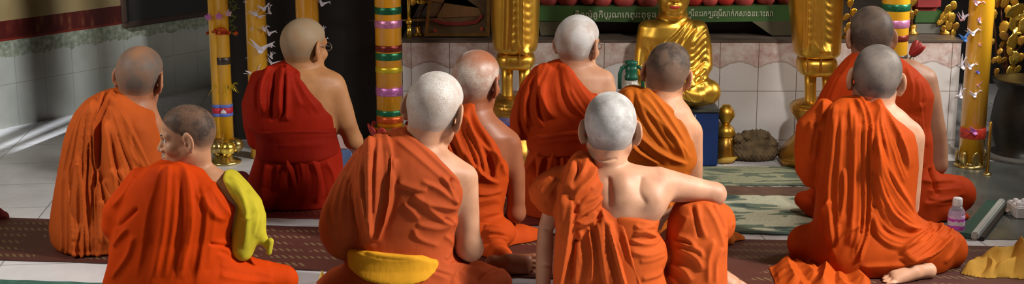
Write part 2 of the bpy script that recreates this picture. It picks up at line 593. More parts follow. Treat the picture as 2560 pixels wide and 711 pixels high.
def crumple(name, outline, ridges, mat, parent=None, origin=None, base=.012, step=1.8):
    """a sheet lying on the floor, outline traced on the ground, pushed up into sharp tent-like ridges (polyline, height m, reach px)"""
    o = np.array(smooth_line(outline + outline[:1], len(outline) * 8))
    x0, y0 = o.min(0) - 2; x1, y1 = o.max(0) + 2
    X = np.arange(x0, x1, step); Y = np.arange(y0, y1, step)
    gx, gy = np.meshgrid(X, Y, indexing='ij')
    d = -poly_sd(gx, gy, [tuple(q) for q in o])
    hgt = np.zeros(gx.shape)
    for pts, h, w in ridges:
        L = smooth_line(pts, 14)
        best = np.full(gx.shape, 1e9)
        for a, b in zip(L, L[1:]):
            e = b - a; t = np.clip(((gx - a[0]) * e[0] + (gy - a[1]) * e[1]) / (e @ e + 1e-9), 0, 1)
            best = np.minimum(best, np.hypot(gx - a[0] - t * e[0], (gy - a[1] - t * e[1]) * 2.2))
        hgt = np.maximum(hgt, h * np.clip(1 - best / w, 0, 1) ** 1.15) if h > 0 else hgt + h * np.clip(1 - best / w, 0, 1)
    hgt = base + np.maximum(hgt, 0) + .003 * np.sin(gx * .11 + gy * .23) * np.sin(gy * .2 - gx * .05)
    hgt = .006 + (np.maximum(hgt, .006) - .006) * np.clip(d / 10, 0, 1) ** .6
    ok = (d > -step)
    idx = -np.ones(gx.shape, int); n = int(ok.sum()); idx[ok] = np.arange(n)
    g0 = np.array([G(a, b) for a, b in zip(gx[ok], gy[ok])])
    top = g0.copy(); top[:, 2] = hgt[ok] + .002; bot = g0.copy(); bot[:, 2] = .007
    V = np.vstack([top, bot])
    q = np.stack([idx[:-1, :-1], idx[1:, :-1], idx[1:, 1:], idx[:-1, 1:]], -1).reshape(-1, 4)
    q = q[(q >= 0).all(1)][:, ::-1]
    E = {}
    for f in q:
        for i in range(4):
            a, b = int(f[i]), int(f[(i + 1) % 4])
            E.pop((b, a), None) if (b, a) in E else E.__setitem__((a, b), 1)
    side = np.array([(b, a, a + n, b + n) for a, b in E])
    return mk(name, V, np.vstack([q, q[:, ::-1] + n, side]), mat, parent, origin)


# ------------------------------------------------------------------ anatomy
def rot_head(yaw, pitch, roll):
    """yaw + turns the face to the right of the hall, pitch + lifts it, roll + tips the crown to the right"""
    return np.array((Matrix.Rotation(R(-yaw), 3, 'Z') @ Matrix.Rotation(R(roll), 3, 'Y') @ Matrix.Rotation(R(pitch), 3, 'X')))


def hairline(y):
    return np.interp(y, [-.14, -.075, -.045, -.018, .0, .022, .034, .060, .085, .10], [-.062, -.064, -.062, -.046, -.018, .020, .022, .045, .068, .075])


def head_fn(c, k, M, ear=1.0, face=True):
    Mi = M.T

    def loc(x, y, z):
        x = x - c[0]; y = y - c[1]; z = z - c[2]
        return ((Mi[0, 0] * x + Mi[0, 1] * y + Mi[0, 2] * z) / k, (Mi[1, 0] * x + Mi[1, 1] * y + Mi[1, 2] * z) / k, (Mi[2, 0] * x + Mi[2, 1] * y + Mi[2, 2] * z) / k)
    v = lambda *a: np.array(a)

    def skull(x, y, z):
        f = ell_d(x, y, z, v(0, -.004, .040), (.0765, .094, .078))
        f = smin(f, ell_d(x, y, z, v(0, -.034, .012), (.068, .062, .066)), .03)
        return smin(f, seg_d(x, y, z, v(0, -.022, .0), .050, v(0, -.026, -.078), .041), .025)

    def fn(x, y, z, bald=False):
        x, y, z = loc(x, y, z)
        ax = np.abs(x)
        f = skull(x, y, z)
        f = smin(f, ell_d(x, y, z, v(0, .030, -.035), (.060, .060, .082)), .03)
        f = smin(f, seg_d(ax, y, z, v(.054, .0, -.045), .016, v(.020, .064, -.098), .017), .03)
        f = smin(f, ell_d(x, y, z, v(0, .072, -.100), (.026, .020, .018)), .02)
        f = smin(f, ell_d(ax, y, z, v(.042, .062, -.026), (.022, .022, .020)), .02)
        if face:
            f = smin(f, seg_d(ax, y, z, v(.010, .086, .020), .010, v(.046, .070, .022), .009), .016)
            f = -smin(-f, ell_d(ax, y, z, v(.031, .094, .001), (.018, .015, .012)), .012)
            f = smin(f, ell_d(ax, y, z, v(.031, .071, .000), (.014, .012, .0115)), .004)
            f = smin(f, seg_d(x, y, z, v(0, .084, .012), .007, v(0, .106, -.030), .0105), .012)
            f = smin(f, ell_d(ax, y, z, v(.012, .096, -.035), (.009, .010, .008)), .006)
            f = smin(f, ell_d(x, y, z, v(0, .078, -.066), (.030, .018, .020)), .014)
            f = smin(f, ell_d(x, y, z, v(0, .0935, -.0605), (.021, .008, .0055)), .004)
            f = smin(f, ell_d(x, y, z, v(0, .0915, -.0725), (.018, .009, .0065)), .004)
            f = -smin(-f, ell_d(x, y, z, v(0, .101, -.0665), (.020, .008, .0012)), .003)
        if bald: return f * k
        # ears
        a = R(31)
        ex = ax - .0745; ey = y + .004; ez = z + .006
        ux = ex * math.cos(a) + ey * math.sin(a); uy = -ex * math.sin(a) + ey * math.cos(a)
        b = R(-12)
        vy = uy * math.cos(b) + ez * math.sin(b); vz = -uy * math.sin(b) + ez * math.cos(b)
        g = ell_d(ux, vy, vz, v(.008 * ear, -.010, .004), (.0085, .021 * ear, .034 * ear))
        g = smin(g, ell_d(ux, vy, vz, v(.005, -.002, -.027 * ear), (.008, .012, .014)), .008)
        g = -smin(-g, ell_d(ux, vy, vz, v(.017 * ear, -.007, .004), (.0095, .0125, .021)), .006)
        g = smin(g, ell_d(ux, vy, vz, v(.012, .004, -.004), (.005, .005, .007)), .004)
        return smin(f, g, .008) * k

    def hair(x, y, z):
        x, y, z = loc(x, y, z)
        return (hairline(y) - z) * .8 * k
    return fn, hair, loc


def add_head(S, px, top, width, yaw=0, pitch=0, roll=0, w=0.0, ear=1.0, face=True, body='body', hair='hair', step=0.003, k=None, nape=True):
    """width, top in the same sight-line units as everything else"""
    if k is None: k = S.rad(width, top + width * .6, w) / 0.153
    M = rot_head(yaw, pitch, roll)
    c = S.pt(px, top, w); c = c + np.array([0, 0, -0.118 * k])
    fn, hf, loc = head_fn(c, k, M, ear, face)
    r = .15 * k
    S.add(body, 'u', fn, c - r, c + r, .022)
    S.fine.setdefault(body, []).append((c - r, c + r, step))
    S.head = dict(c=c, k=k, M=M, loc=loc, top=S.pt(px, top, w))
    S.hair_of = (c, r, fn, hf) if hair else None
    return c, k, M


def hand(S, t, c, fwd, up, k=1.0, side=1, curl=0.5, fine=True):
    """palm at c pointing along fwd, back of the hand towards up; thumb on the +side"""
    f = np.array(fwd, float); f /= np.linalg.norm(f)
    u = np.array(up, float); u -= f * (u @ f); u /= np.linalg.norm(u)
    s = np.cross(f, u) * side
    c = np.array(c, float)
    q = lambda a, b, d: c + (f * a + s * b + u * d) * k
    S.cap3(t, [(q(-.045, 0, 0), .024 * k), (q(.0, 0, 0), .021 * k)], .02)
    for i, (b, L) in enumerate(((.030, .072), (.010, .080), (-.010, .075), (-.029, .058))):
        S.cap3(t, [(q(-.02, b * .7, 0), .013 * k), (q(.038, b, .003), .0115 * k)], .012)
        d1 = curl * .5
        S.cap3(t, [(q(.038, b, .003), .0098 * k), (q(.038 + L * .45, b * 1.08, -L * .45 * d1), .0090 * k),
                   (q(.038 + L * .45 + L * .28 * (1 - d1 * .5), b * 1.1, -L * (.45 * d1 + .3 * d1 + .1 * curl)), .0082 * k),
                   (q(.038 + L * .45 + L * .45 * (1 - d1), b * 1.1, -L * (.85 * d1 + .2 * curl)), .0070 * k)], .004)
    S.cap3(t, [(q(-.035, .022, -.004), .015 * k), (q(-.002, .044, -.012), .0125 * k), (q(.030, .052, -.018), .0105 * k), (q(.050, .050, -.022), .0085 * k)], .010)
    if fine: S.fine.setdefault(t, []).append((c - .12 * k, c + .12 * k, 0.0042))


def foot(S, t, c, fwd, up, k=1.0, side=1, ankle=True):
    """heel-to-toe foot centred at c; big toe on the +side"""
    f = np.array(fwd, float); f /= np.linalg.norm(f)
    u = np.array(up, float); u -= f * (u @ f); u /= np.linalg.norm(u)
    s = np.cross(f, u) * side
    c = np.array(c, float)
    q = lambda a, b, d: c + (f * a + s * b + u * d) * k
    S.cap3(t, [(q(-.085, 0, .0), .031 * k), (q(-.02, -.006, .006), .029 * k), (q(.045, -.004, -.004), .027 * k)], .02)
    S.cap3(t, [(q(-.02, .012, .012), .026 * k), (q(.055, .022, -.006), .021 * k)], .02)
    S.cap3(t, [(q(.0, -.02, -.006), .022 * k), (q(.045, -.026, -.010), .018 * k)], .02)
    if ankle: S.cap3(t, [(q(-.07, 0, .02), .028 * k), (q(-.06, 0, .085), .032 * k)], .03)
    for b, L, r in ((.034, .044, .0135), (.012, .042, .0100), (-.006, .037, .0095), (-.022, .030, .0090), (-.037, .022, .0085)):
        b0 = b * .85
        a0 = .058 - abs(b - .02) * .28
        S.cap3(t, [(q(a0, b0, -.008), r * 1.05 * k), (q(a0 + L * .5, b, -.004), r * .9 * k), (q(a0 + L, b * 1.04, -.012), r * k)], .003)
    S.fine.setdefault(t, []).append((c - .14 * k, c + .14 * k, 0.0035))


def finish(S, base, label, mats, name='person', group=None, step=0.006, steps=None, part_labels=None, density=None):
    """body mesh on top, every other target a child of it"""
    steps = steps or {}
    if getattr(S, 'hair_of', None):
        c, r, fn, hf = S.hair_of
        for op, g, lo, hi, kk in list(S.pr['body']):
            if op == 'u' and (lo < c + r).all() and (hi > c - r).all():
                loc_ = S.head['loc']

                def g2(x, y, z, g=g):
                    X, Y_, Z_ = loc_(x, y, z)
                    off = .0030 * np.clip((Z_ - hairline(Y_)) / .03, 0, 1) - .0009
                    return (g(x, y, z, True) if g is fn else g(x, y, z)) - off
                S.add('hair', 'u', g2, lo, hi, kk)
        S.add('hair', 'i', hf, c - r, c + r, 0)
        S.clip['hair'] = (c - r, c + r)
    V, Q = S.mesh('body', steps.get('body', 0.007))
    root = mk(name, V, Q, mats['body'], None, base)
    root.location = base
    tag(root, label, 'person', group)
    for t in S.pr:
        if t == 'body': continue
        V, Q = S.mesh(t, steps.get(t, 0.003 if t == 'hair' else 0.0041))
        at = None
        if t == 'hair':
            x, y, z = S.head['loc'](V[:, 0], V[:, 1], V[:, 2])
            fade = np.clip((z - hairline(y)) / np.where(y < .01, .036, .016), 0, 1) ** 1.2
            at = {'hair_cover': np.clip(density(x, y, z) if density else np.ones(len(V)), 0, 1) * fade}
        o = mk(t, V, Q, mats[t], root, base, attrs=at)
        if part_labels and t in part_labels: o['label'] = part_labels[t]
    return root
# ------------------------------------------------------------------ the seated people
hair_white = (0.74, 0.73, 0.72)


def base_at(px, D):
    b = P(px, 400, D); b[2] = 0.0
    return b


# ---- front centre: white stubble, rust robe, yellow belt
def person_belt():
    S = Sculpt(4.62)
    add_head(S, 1085, 180, 127, yaw=22, pitch=-8, roll=9, w=-.02, ear=1.18)
    S.cap('body', [(1066, 300, .02, 35), (1050, 345, .0, 38), (1045, 385, -.01, 49)], .03)
    S.loft('body', [(352, 1000, 1075, 0, .05), (385, 935, 1128, 0, .085), (420, 900, 1160, .005, .10), (470, 900, 1162, .01, .108), (550, 898, 1135, .01, .108), (640, 892, 1122, .01, .11), (735, 880, 1130, 0, .12)], .03)
    S.cap('body', [(1120, 425, .0, 32), (1160, 447, 0, 35), (1171, 520, .01, 27), (1172, 585, .015, 27.5), (1176, 622, .02, 28)], .035)
    S.cap('body', [(1176, 622, .02, 28), (1125, 655, -.17, 22), (1075, 655, -.27, 15)], .03)
    hand(S, 'body', S.pt(1050, 655, -.31), (-1, .25, -.1), (0, .1, 1), 1.0, 1, .6)
    S.fine['body'].append((S.pt(1110, 690, .1), S.pt(1215, 370, -.14), 0.005))
    # robe
    S.loft('robe', [(320, 992, 1028, .0, .05), (345, 938, 1058, 0, .085), (381, 902, 1102, .01, .108), (420, 884, 1140, .02, .118), (457, 880, 1163, .02, .122), (480, 880, 1166, .02, .122), (506, 880, 1155, .02, .122), (525, 880, 1146, .02, .12), (550, 880, 1149, .02, .12), (570, 880, 1140, .02, .12), (600, 878, 1136, .025, .122), (635, 870, 1132, .03, .13), (665, 862, 1140, .03, .16), (700, 838, 1190, .0, .19), (745, 800, 1240, -.05, .24)], .03)
    S.cap('robe', [(1095, 712, .04, 62), (1190, 706, -.02, 54), (1240, 712, -.07, 42), (1236, 740, -.12, 42)], .05)
    S.cap('robe', [(930, 720, .02, 62), (850, 720, -.04, 50), (815, 745, -.1, 45)], .05)
    S.loft('robe', [(345, 925, 955, .0, .05), (381, 885, 960, .0, .07), (420, 858, 950, .0, .08), (470, 828, 935, .01, .09), (520, 806, 925, .02, .09), (555, 799, 920, .02, .09), (590, 804, 910, .02, .09), (615, 820, 895, .02, .085), (640, 846, 885, .02, .06)], .02)
    S.loft('robe', [(324, 940, 966, .04, .05), (345, 918, 982, .07, .055), (400, 896, 986, .095, .055), (470, 893, 984, .105, .05), (540, 902, 968, .105, .045), (600, 914, 944, .10, .035)], .012)
    S.poly('robe', [(1013, 306), (1022, 319), (1055, 343), (1087, 367), (1124, 404), (1150, 436), (1161, 462), (1158, 500), (1150, 521), (1300, 521), (1300, 280), (1013, 280)])
    # pleats over the shoulder
    S.fan('robe', [(918, 352), (900, 420), (905, 520), (922, 598)], [(968, 332), (984, 420), (972, 520), (936, 600)], 6, 8, 8, trim=.06, tap=(.05, .12))
    S.fan('robe', [(890, 385), (840, 460), (812, 540), (830, 620)], [(900, 420), (894, 500), (900, 560), (900, 606)], 7, 6, 8)
    S.stroke('robe', [(984, 395), (982, 470), (958, 560), (932, 604)], 8, 5, 12, (.05, .1))
    S.stroke('robe', [(905, 350), (898, 430), (912, 520), (920, 560)], 6, 6, 6)
    # collar fold and seams
    S.stroke('robe', [(1000, 330), (1045, 362), (1080, 396), (1118, 432), (1150, 462)], 4, 4, 14, (.05, .1))
    S.stroke('robe', [(990, 350), (1040, 392), (1095, 440), (1140, 480)], 3, 5, 9)
    # pulled creases on the right of the back
    S.stroke('robe', [(990, 456), (1040, 474), (1068, 478)], 6, 6, 14)
    S.stroke('robe', [(1030, 486), (1066, 508), (1110, 518), (1146, 522)], 7, 8, 12)
    S.stroke('robe', [(1052, 452), (1098, 474), (1130, 500), (1146, 512)], 6, 10, 6)
    S.stroke('robe', [(1100, 440), (1122, 470), (1136, 500), (1148, 508)], 6, 5, 9)
    S.stroke('robe', [(1006, 510), (1030, 530), (1048, 552)], 4, 6, 9)
    S.stroke('robe', [(1060, 512), (1092, 540), (1120, 560), (1144, 556)], 6, 6, 10)
    S.stroke('robe', [(1040, 560), (1090, 572), (1130, 566)], 4, 8, 8)
    S.stroke('robe', [(1035, 570), (1040, 590), (1060, 604), (1098, 616)], 4, 7, 8)
    S.stroke('robe', [(1110, 590), (1128, 604), (1134, 622)], 4, 6, 8)
    S.stroke('robe', [(980, 410), (990, 460), (975, 540), (945, 598)], -5, 8, 8)
    S.stroke('robe', [(1128, 446), (1126, 462), (1134, 478)], -6, 4, 5)
    S.stroke('robe', [(1108, 548), (1122, 552), (1134, 562)], -6, 4, 4)
    # lap
    S.fan('robe', [(950, 678), (1000, 696), (1060, 722)], [(1134, 654), (1190, 664), (1262, 676)], 7, 5, 9)
    S.stroke('robe', [(1112, 650), (1120, 640), (1130, 622)], 4, 5, 5)
    S.stroke('robe', [(1150, 668), (1135, 690), (1130, 711)], 4, 6, 9)
    S.stroke('robe', [(1272, 672), (1230, 680), (1195, 700)], 6, 6, 8)
    S.stroke('robe', [(975, 684), (1020, 694), (1050, 714)], 6, 6, 6)
    S.stroke('robe', [(956, 684), (980, 700), (990, 720)], 5, 5, 6)
    # belt
    rows = [(590, 876, 1135, .03, .128), (640, 868, 1128, .035, .142), (675, 862, 1134, .038, .170)]
    S.loft('belt', rows, 0, grow=.010)
    S.poly('belt', [(872, 602), (905, 600), (949, 600), (1000, 603), (1033, 607), (1070, 614), (1098, 622), (1102, 632), (1094, 646), (1072, 661), (1040, 667), (1012, 669), (970, 666), (928, 660), (900, 650), (880, 640)], 'i')
    S.fan('belt', [(885, 612), (960, 612), (1040, 620), (1095, 628)], [(885, 632), (940, 652), (1012, 660), (1085, 648)], 6, 2.6, 6, trim=.3)
    sk = (0.50, 0.27, 0.165)

    def dens(x, y, z):
        return 0.55 + .6 * np.clip((z - .0) / .1, 0, 1) - .45 * np.clip((-z - .01) / .05, 0, 1)
    return finish(S, base_at(1040, S.D), 'person with white stubble in a rust robe tied with a yellow belt', dict(
        body=skin('skin_tan_light', sk), hair=stubble('stubble_white', (.36, .27, .22), (.62, .61, .60), .8, patch=.6), robe=cloth('robe_rust', (0.426, 0.0738, 0.0195)),
        belt=cloth('belt_yellow', (.72, .34, .02), fold=.3)), part_labels={'belt': 'yellow cloth belt', 'hair': 'white stubble'}, density=dens)


# ---- front right of centre: bare back, arm on the raised knee
def person_knee():
    S = Sculpt(4.60)
    add_head(S, 1527, 232, 124, yaw=4, pitch=-6, roll=1, w=-.02, ear=1.0)
    S.cap('body', [(1521, 360, .0, 35), (1517, 400, .0, 35), (1517, 440, -.01, 49)], .03)
    S.loft('body', [(405, 1480, 1556, 0, .045), (425, 1452, 1618, 0, .07), (445, 1432, 1660, 0, .09), (480, 1440, 1664, .01, .105), (520, 1450, 1648, .015, .112), (560, 1455, 1640, .015, .112), (640, 1450, 1640, .01, .11), (740, 1430, 1660, 0, .12)], .035)
    S.cap('body', [(1590, 452, .01, 34), (1645, 460, .0, 43), (1700, 470, -.03, 37), (1750, 478, -.05, 31), (1786, 486, -.06, 28)], .035)
    S.cap('body', [(1786, 486, -.06, 27), (1740, 512, -.24, 20), (1705, 522, -.32, 15)], .02)
    hand(S, 'body', S.pt(1688, 528, -.36), (-.8, .3, -.5), (0, .2, 1), 1.0, 1, .7)
    S.ell('body', 1628, 500, .055, 38, 42, .06, .045)
    S.ell('body', 1556, 490, .07, 26, 50, .045, .05)
    S.cap('body', [(1440, 455, .0, 34), (1395, 500, .0, 29), (1364, 572, .02, 19), (1362, 620, .03, 22), (1359, 690, .05, 20), (1356, 735, .06, 15)], .03)
    hand(S, 'body', S.pt(1352, 757, .08), (-.5, -.8, -.15), (0, 0, 1), 1.0, -1, .15)
    S.stroke('body', [(1520, 440), (1523, 480), (1526, 520)], -3, 8, 8)
    S.stroke('body', [(1490, 397), (1515, 402), (1545, 397)], -3, 3, 4)
    S.stroke('body', [(1605, 440), (1600, 480), (1618, 515)], -3, 12, 8)
    S.stroke('body', [(1346, 574), (1360, 572), (1376, 576)], -2.5, 4, 4)
    S.stroke('body', [(1342, 668), (1362, 664), (1380, 668)], -2.5, 4, 4)
    # leg to the visible foot
    S.cap('body', [(1600, 700, .0, 55), (1735, 560, -.12, 36), (1762, 700, -.08, 26)], .03)
    foot(S, 'body', S.pt(1800, 696, -.02), (.85, -.2, -.25), (.1, 0, 1), .92, -1)
    # wrapped robe
    S.loft('robe', [(508, 1495, 1652, .015, .122), (550, 1488, 1645, .02, .128), (575, 1480, 1640, .02, .13), (601, 1470, 1662, .02, .142), (630, 1460, 1668, .02, .152), (664, 1450, 1656, .02, .16), (700, 1430, 1672, .02, .17), (745, 1400, 1690, 0, .18)], .02)
    S.loft('robe', [(503, 1738, 1772, -.06, .045), (512, 1702, 1798, -.055, .085), (533, 1686, 1812, -.045, .105), (560, 1674, 1822, -.04, .115), (600, 1668, 1822, -.03, .125), (650, 1662, 1818, -.02, .13), (711, 1655, 1817, 0, .13), (745, 1640, 1818, .02, .13)], .015)
    S.ell('robe', 1796, 558, -.13, 43, 52, .06, .02)
    S.poly('robe', [(1440, 440), (1470, 505), (1500, 506), (1536, 513), (1591, 522), (1635, 534), (1652, 521), (1662, 500), (1662, 440)], y0=S.D - .3, y1=S.D + .3)
    S.stroke('robe', [(1510, 520), (1560, 532), (1610, 542), (1650, 545)], 4, 5, 12)
    S.stroke('robe', [(1585, 585), (1610, 580), (1640, 592), (1646, 604)], 7, 5, 7)
    S.stroke('robe', [(1575, 600), (1610, 612), (1640, 608), (1640, 592)], 6, 5, 6)
    S.stroke('robe', [(1575, 630), (1620, 640), (1664, 624)], 5, 8, 10)
    S.stroke('robe', [(1598, 656), (1630, 652), (1664, 638)], 4, 6, 9)
    S.stroke('robe', [(1604, 700), (1640, 690), (1660, 676)], 5, 6, 8)
    S.stroke('robe', [(1586, 560), (1600, 572), (1640, 566)], 4, 5, 7)
    # knee folds
    S.stroke('robe', [(1742, 508), (1752, 560), (1768, 600)], 4, 12, 6)
    S.stroke('robe', [(1728, 512), (1740, 560), (1748, 600)], -4, 5, 6)
    S.stroke('robe', [(1760, 508), (1790, 560), (1812, 640), (1806, 711)], 4, 6, 10)
    S.stroke('robe', [(1778, 506), (1800, 540), (1816, 580)], -5, 4, 4)
    S.stroke('robe', [(1692, 592), (1720, 600), (1740, 620)], 6, 5, 9)
    S.stroke('robe', [(1690, 622), (1720, 634), (1744, 652), (1756, 680)], 7, 5, 10)
    S.stroke('robe', [(1680, 600), (1712, 612), (1750, 628), (1758, 650)], 6, 7, 5)
    S.stroke('robe', [(1676, 660), (1710, 676), (1730, 706)], 6, 6, 8)
    S.stroke('robe', [(1668, 690), (1690, 700), (1704, 720)], 5, 6, 6)
    S.stroke('robe', [(1786, 600), (1772, 650), (1770, 711)], 6, 9, 6)
    S.stroke('robe', [(1806, 620), (1790, 660), (1788, 711)], 5, 6, 6)
    S.stroke('robe', [(1835, 556), (1822, 572), (1814, 592)], 4, 5, 5)
    S.stroke('robe', [(1720, 540), (1708, 570), (1690, 590)], 3, 9, 9)
    # bundle on the left shoulder and the long tail hanging from it
    S.loft('shoulder_cloth', [(380, 1437, 1474, -.01, .05), (412, 1416, 1493, .01, .09), (450, 1396, 1506, .03, .11), (490, 1388, 1508, .04, .118), (525, 1386, 1497, .05, .118), (559, 1386, 1478, .055, .10), (580, 1392, 1440, .06, .07)], .02)
    S.loft('shoulder_cloth', [(465, 1400, 1430, .11, .05), (520, 1391, 1434, .13, .05), (560, 1385, 1432, .135, .05), (640, 1380, 1422, .13, .045), (711, 1380, 1411, .13, .045), (745, 1381, 1406, .13, .045)], .008)
    S.loft('shoulder_cloth', [(490, 1478, 1510, .07, .05), (525, 1455, 1537, .09, .055), (560, 1432, 1563, .105, .055), (600, 1420, 1577, .115, .055), (640, 1410, 1590, .125, .055), (711, 1396, 1617, .135, .055), (748, 1390, 1624, .14, .055)], .008)
    S.loft('shoulder_cloth', [(422, 1385, 1440, -.02, .06), (450, 1342, 1430, -.02, .08), (475, 1320, 1420, -.015, .09), (500, 1325, 1412, -.01, .085), (522, 1345, 1402, -.01, .075), (540, 1368, 1396, -.01, .05)], .015)
    t = 'shoulder_cloth'
    S.stroke(t, [(1446, 384), (1424, 440), (1406, 500), (1392, 570)], 7, 8, 12)
    S.stroke(t, [(1470, 390), (1458, 430), (1440, 450), (1424, 480)], 7, 10, 6)
    S.stroke(t, [(1490, 415), (1476, 450), (1446, 480), (1432, 510)], 8, 10, 8)
    S.stroke(t, [(1504, 455), (1490, 490), (1462, 505), (1442, 530)], 7, 8, 7)
    S.stroke(t, [(1506, 490), (1480, 520), (1450, 540), (1432, 556)], 8, 8, 6)
    S.stroke(t, [(1490, 530), (1476, 552), (1456, 560), (1440, 556)], 8, 6, 6)
    S.stroke(t, [(1440, 400), (1444, 430), (1430, 470)], -7, 5, 6)
    S.stroke(t, [(1482, 470), (1460, 490), (1446, 508)], -4, 5, 6)
    S.stroke(t, [(1470, 536), (1450, 548), (1432, 566)], -4, 5, 6)
    S.fan(t, [(1434, 566), (1424, 620), (1412, 711)], [(1540, 530), (1572, 600), (1606, 711)], 8, 9, 9, trim=.12, tap=(.1, 0.0))
    S.stroke(t, [(1508, 500), (1545, 560), (1570, 640), (1596, 720)], 9, 6, 12, (.1, 0))
    S.stroke(t, [(1500, 520), (1525, 590), (1552, 680), (1562, 720)], 10, 9, 5, (.1, 0))
    S.stroke(t, [(1515, 560), (1540, 620), (1560, 711)], -5, 4, 5, (.2, 0))
    S.stroke(t, [(1482, 565), (1490, 620), (1502, 711)], -5, 4, 4, (.2, 0))
    S.stroke(t, [(1428, 500), (1420, 580), (1400, 711)], 7, 5, 6, (.1, 0))
    S.fan(t, [(1384, 440), (1340, 470), (1330, 500)], [(1412, 450), (1390, 490), (1384, 530)], 4, 5, 9)
    sk = (0.50, 0.275, 0.175)

    def dens(x, y, z): return 1.05 - .9 * np.clip((-z - .015) / .04, 0, 1)
    return finish(S, base_at(1530, S.D), 'white-haired person with bare back, one arm resting on the raised knee', dict(
        body=skin('skin_pale', sk), hair=stubble('stubble_silver', (.20, .175, .16), (.50, .495, .50), .3, patch=.65), robe=cloth('robe_orange_warm', (0.476, 0.0827, 0.0146)),
        shoulder_cloth=cloth('robe_orange_bundle', (0.467, 0.0775, 0.0139))), part_labels={'shoulder_cloth': 'orange cloth bundled over the left shoulder', 'hair': 'short silver hair'}, density=dens)


# ---- behind the belt wearer: bald brown crown
def person_bald():
    S = Sculpt(5.2)
    add_head(S, 1190, 126, 106, yaw=28, pitch=-4, roll=4, w=-.02)
    S.cap('body', [(1176, 225, .0, 30), (1184, 262, .0, 33), (1186, 300, -.01, 40)], .03)
    S.loft('body', [(270, 1150, 1215, 0, .05), (300, 1120, 1248, 0, .08), (335, 1105, 1285, 0, .095), (380, 1105, 1280, 0, .105), (450, 1110, 1262, 0, .108), (560, 1110, 1250, 0, .11), (610, 1110, 1250, 0, .11)], .03)
    S.cap('body', [(1240, 345, 0, 30), (1273, 364, 0, 31), (1289, 430, .01, 24), (1291, 500, .01, 22), (1291, 534, .01, 21)], .03)
    S.cap('body', [(1291, 534, .01, 21), (1255, 560, -.18, 16), (1230, 565, -.25, 12)], .02)
    hand(S, 'body', S.pt(1215, 570, -.29), (-1, .2, -.2), (0, .1, 1), .95, 1, .6)
    S.cap('body', [(1220, 600, .0, 40), (1240, 630, .14, 26), (1248, 650, .36, 19)], .03)
    foot(S, 'body', S.pt(1284, 660, .40), (.9, -.05, -.03), (-.05, -.9, .42), .86, -1, False)
    S.loft('robe', [(258, 1140, 1158, 0, .04), (283, 1112, 1180, 0, .08), (308, 1095, 1208, .01, .10), (346, 1085, 1246, .015, .112), (380, 1080, 1266, .02, .118), (410, 1080, 1274, .02, .12), (440, 1082, 1274, .02, .12), (480, 1088, 1266, .02, .12), (520, 1090, 1258, .02, .125), (560, 1090, 1262, .02, .14), (612, 1085, 1275, .02, .16)], .03)
    S.ell('robe', 1244, 582, .10, 46, 38, .08, .02)
    S.cap('robe', [(1225, 606, .02, 46), (1300, 600, -.02, 40), (1330, 602, -.05, 34)], .04)
    S.cap('robe', [(1140, 612, .03, 50), (1200, 630, .12, 34), (1244, 634, .20, 30), (1256, 644, .36, 27)], .03)
    S.poly('robe', [(1140, 245), (1150, 261), (1178, 282), (1210, 308), (1246, 344), (1268, 378), (1276, 408), (1272, 440), (1420, 440), (1420, 230)])
    S.fan('robe', [(1142, 264), (1115, 340), (1120, 430), (1130, 520)], [(1160, 268), (1210, 320), (1256, 372), (1266, 430)], 9, 8, 8, trim=.12)
    S.stroke('robe', [(1150, 262), (1195, 300), (1240, 348), (1268, 400)], 5, 5, 12)
    S.stroke('robe', [(1150, 290), (1190, 350), (1240, 400), (1266, 440)], 8, 8, 5)
    S.stroke('robe', [(1130, 310), (1160, 380), (1210, 440), (1250, 460)], 8, 8, 5)
    S.stroke('robe', [(1122, 350), (1150, 410), (1190, 460)], 7, 7, 5)
    S.fan('robe', [(1190, 470), (1220, 470), (1256, 462)], [(1180, 560), (1215, 550), (1262, 540)], 4, 3, 9)
    S.fan('robe', [(1205, 556), (1240, 556), (1270, 580)], [(1200, 610), (1240, 616), (1284, 604)], 5, 5, 7)
    sk = (0.27, 0.093, 0.042)

    def dens(x, y, z): return 1.1 - 1.25 * np.clip((z - .045) / .05, 0, 1) * (1 - .5 * np.clip(-y / .1, 0, 1)) - .6 * np.clip((-z - .02) / .04, 0, 1)
    return finish(S, base_at(1180, S.D), 'bald brown-crowned person in an orange robe seated behind the yellow-belted one', dict(
        body=skin('skin_brown', sk, .48), hair=stubble('stubble_grey_thin', sk, (.52, .47, .42), .6, .4, patch=.55), robe=cloth('robe_deep_orange', (0.410, 0.0502, 0.0056))), density=dens, part_labels={'hair': 'thin grey stubble'})


# ---- middle: white hair, spectacles, belted robe
def glasses(S, root, base, mat, k=1.0):
    c, kk, M = S.head['c'], S.head['k'] * k, S.head['M']
    bm = bmesh.new()
    w = lambda x, y, z: Vector(c + M @ (np.array((x, y, z)) * kk)) - Vector(base)
    for s in (-1, 1):
        tube(bm, [w(s * .079, -.012, .006), w(s * .079, .02, .016), w(s * .074, .075, .010), w(s * .056, .100, .008)], .0017, 6)
        ring = [w(s * .033 + .022 * math.cos(a), .101, .002 + .017 * math.sin(a)) for a in [i * math.pi / 9 for i in range(19)]]
        tube(bm, ring, .0016, 6)
    tube(bm, [w(-.012, .102, .008), w(0, .106, .011), w(.012, .102, .008)], .0016, 6)
    o = bm_obj('spectacles', bm, mat, root, smooth=True); o['label'] = 'thin metal-framed spectacles'
    return o


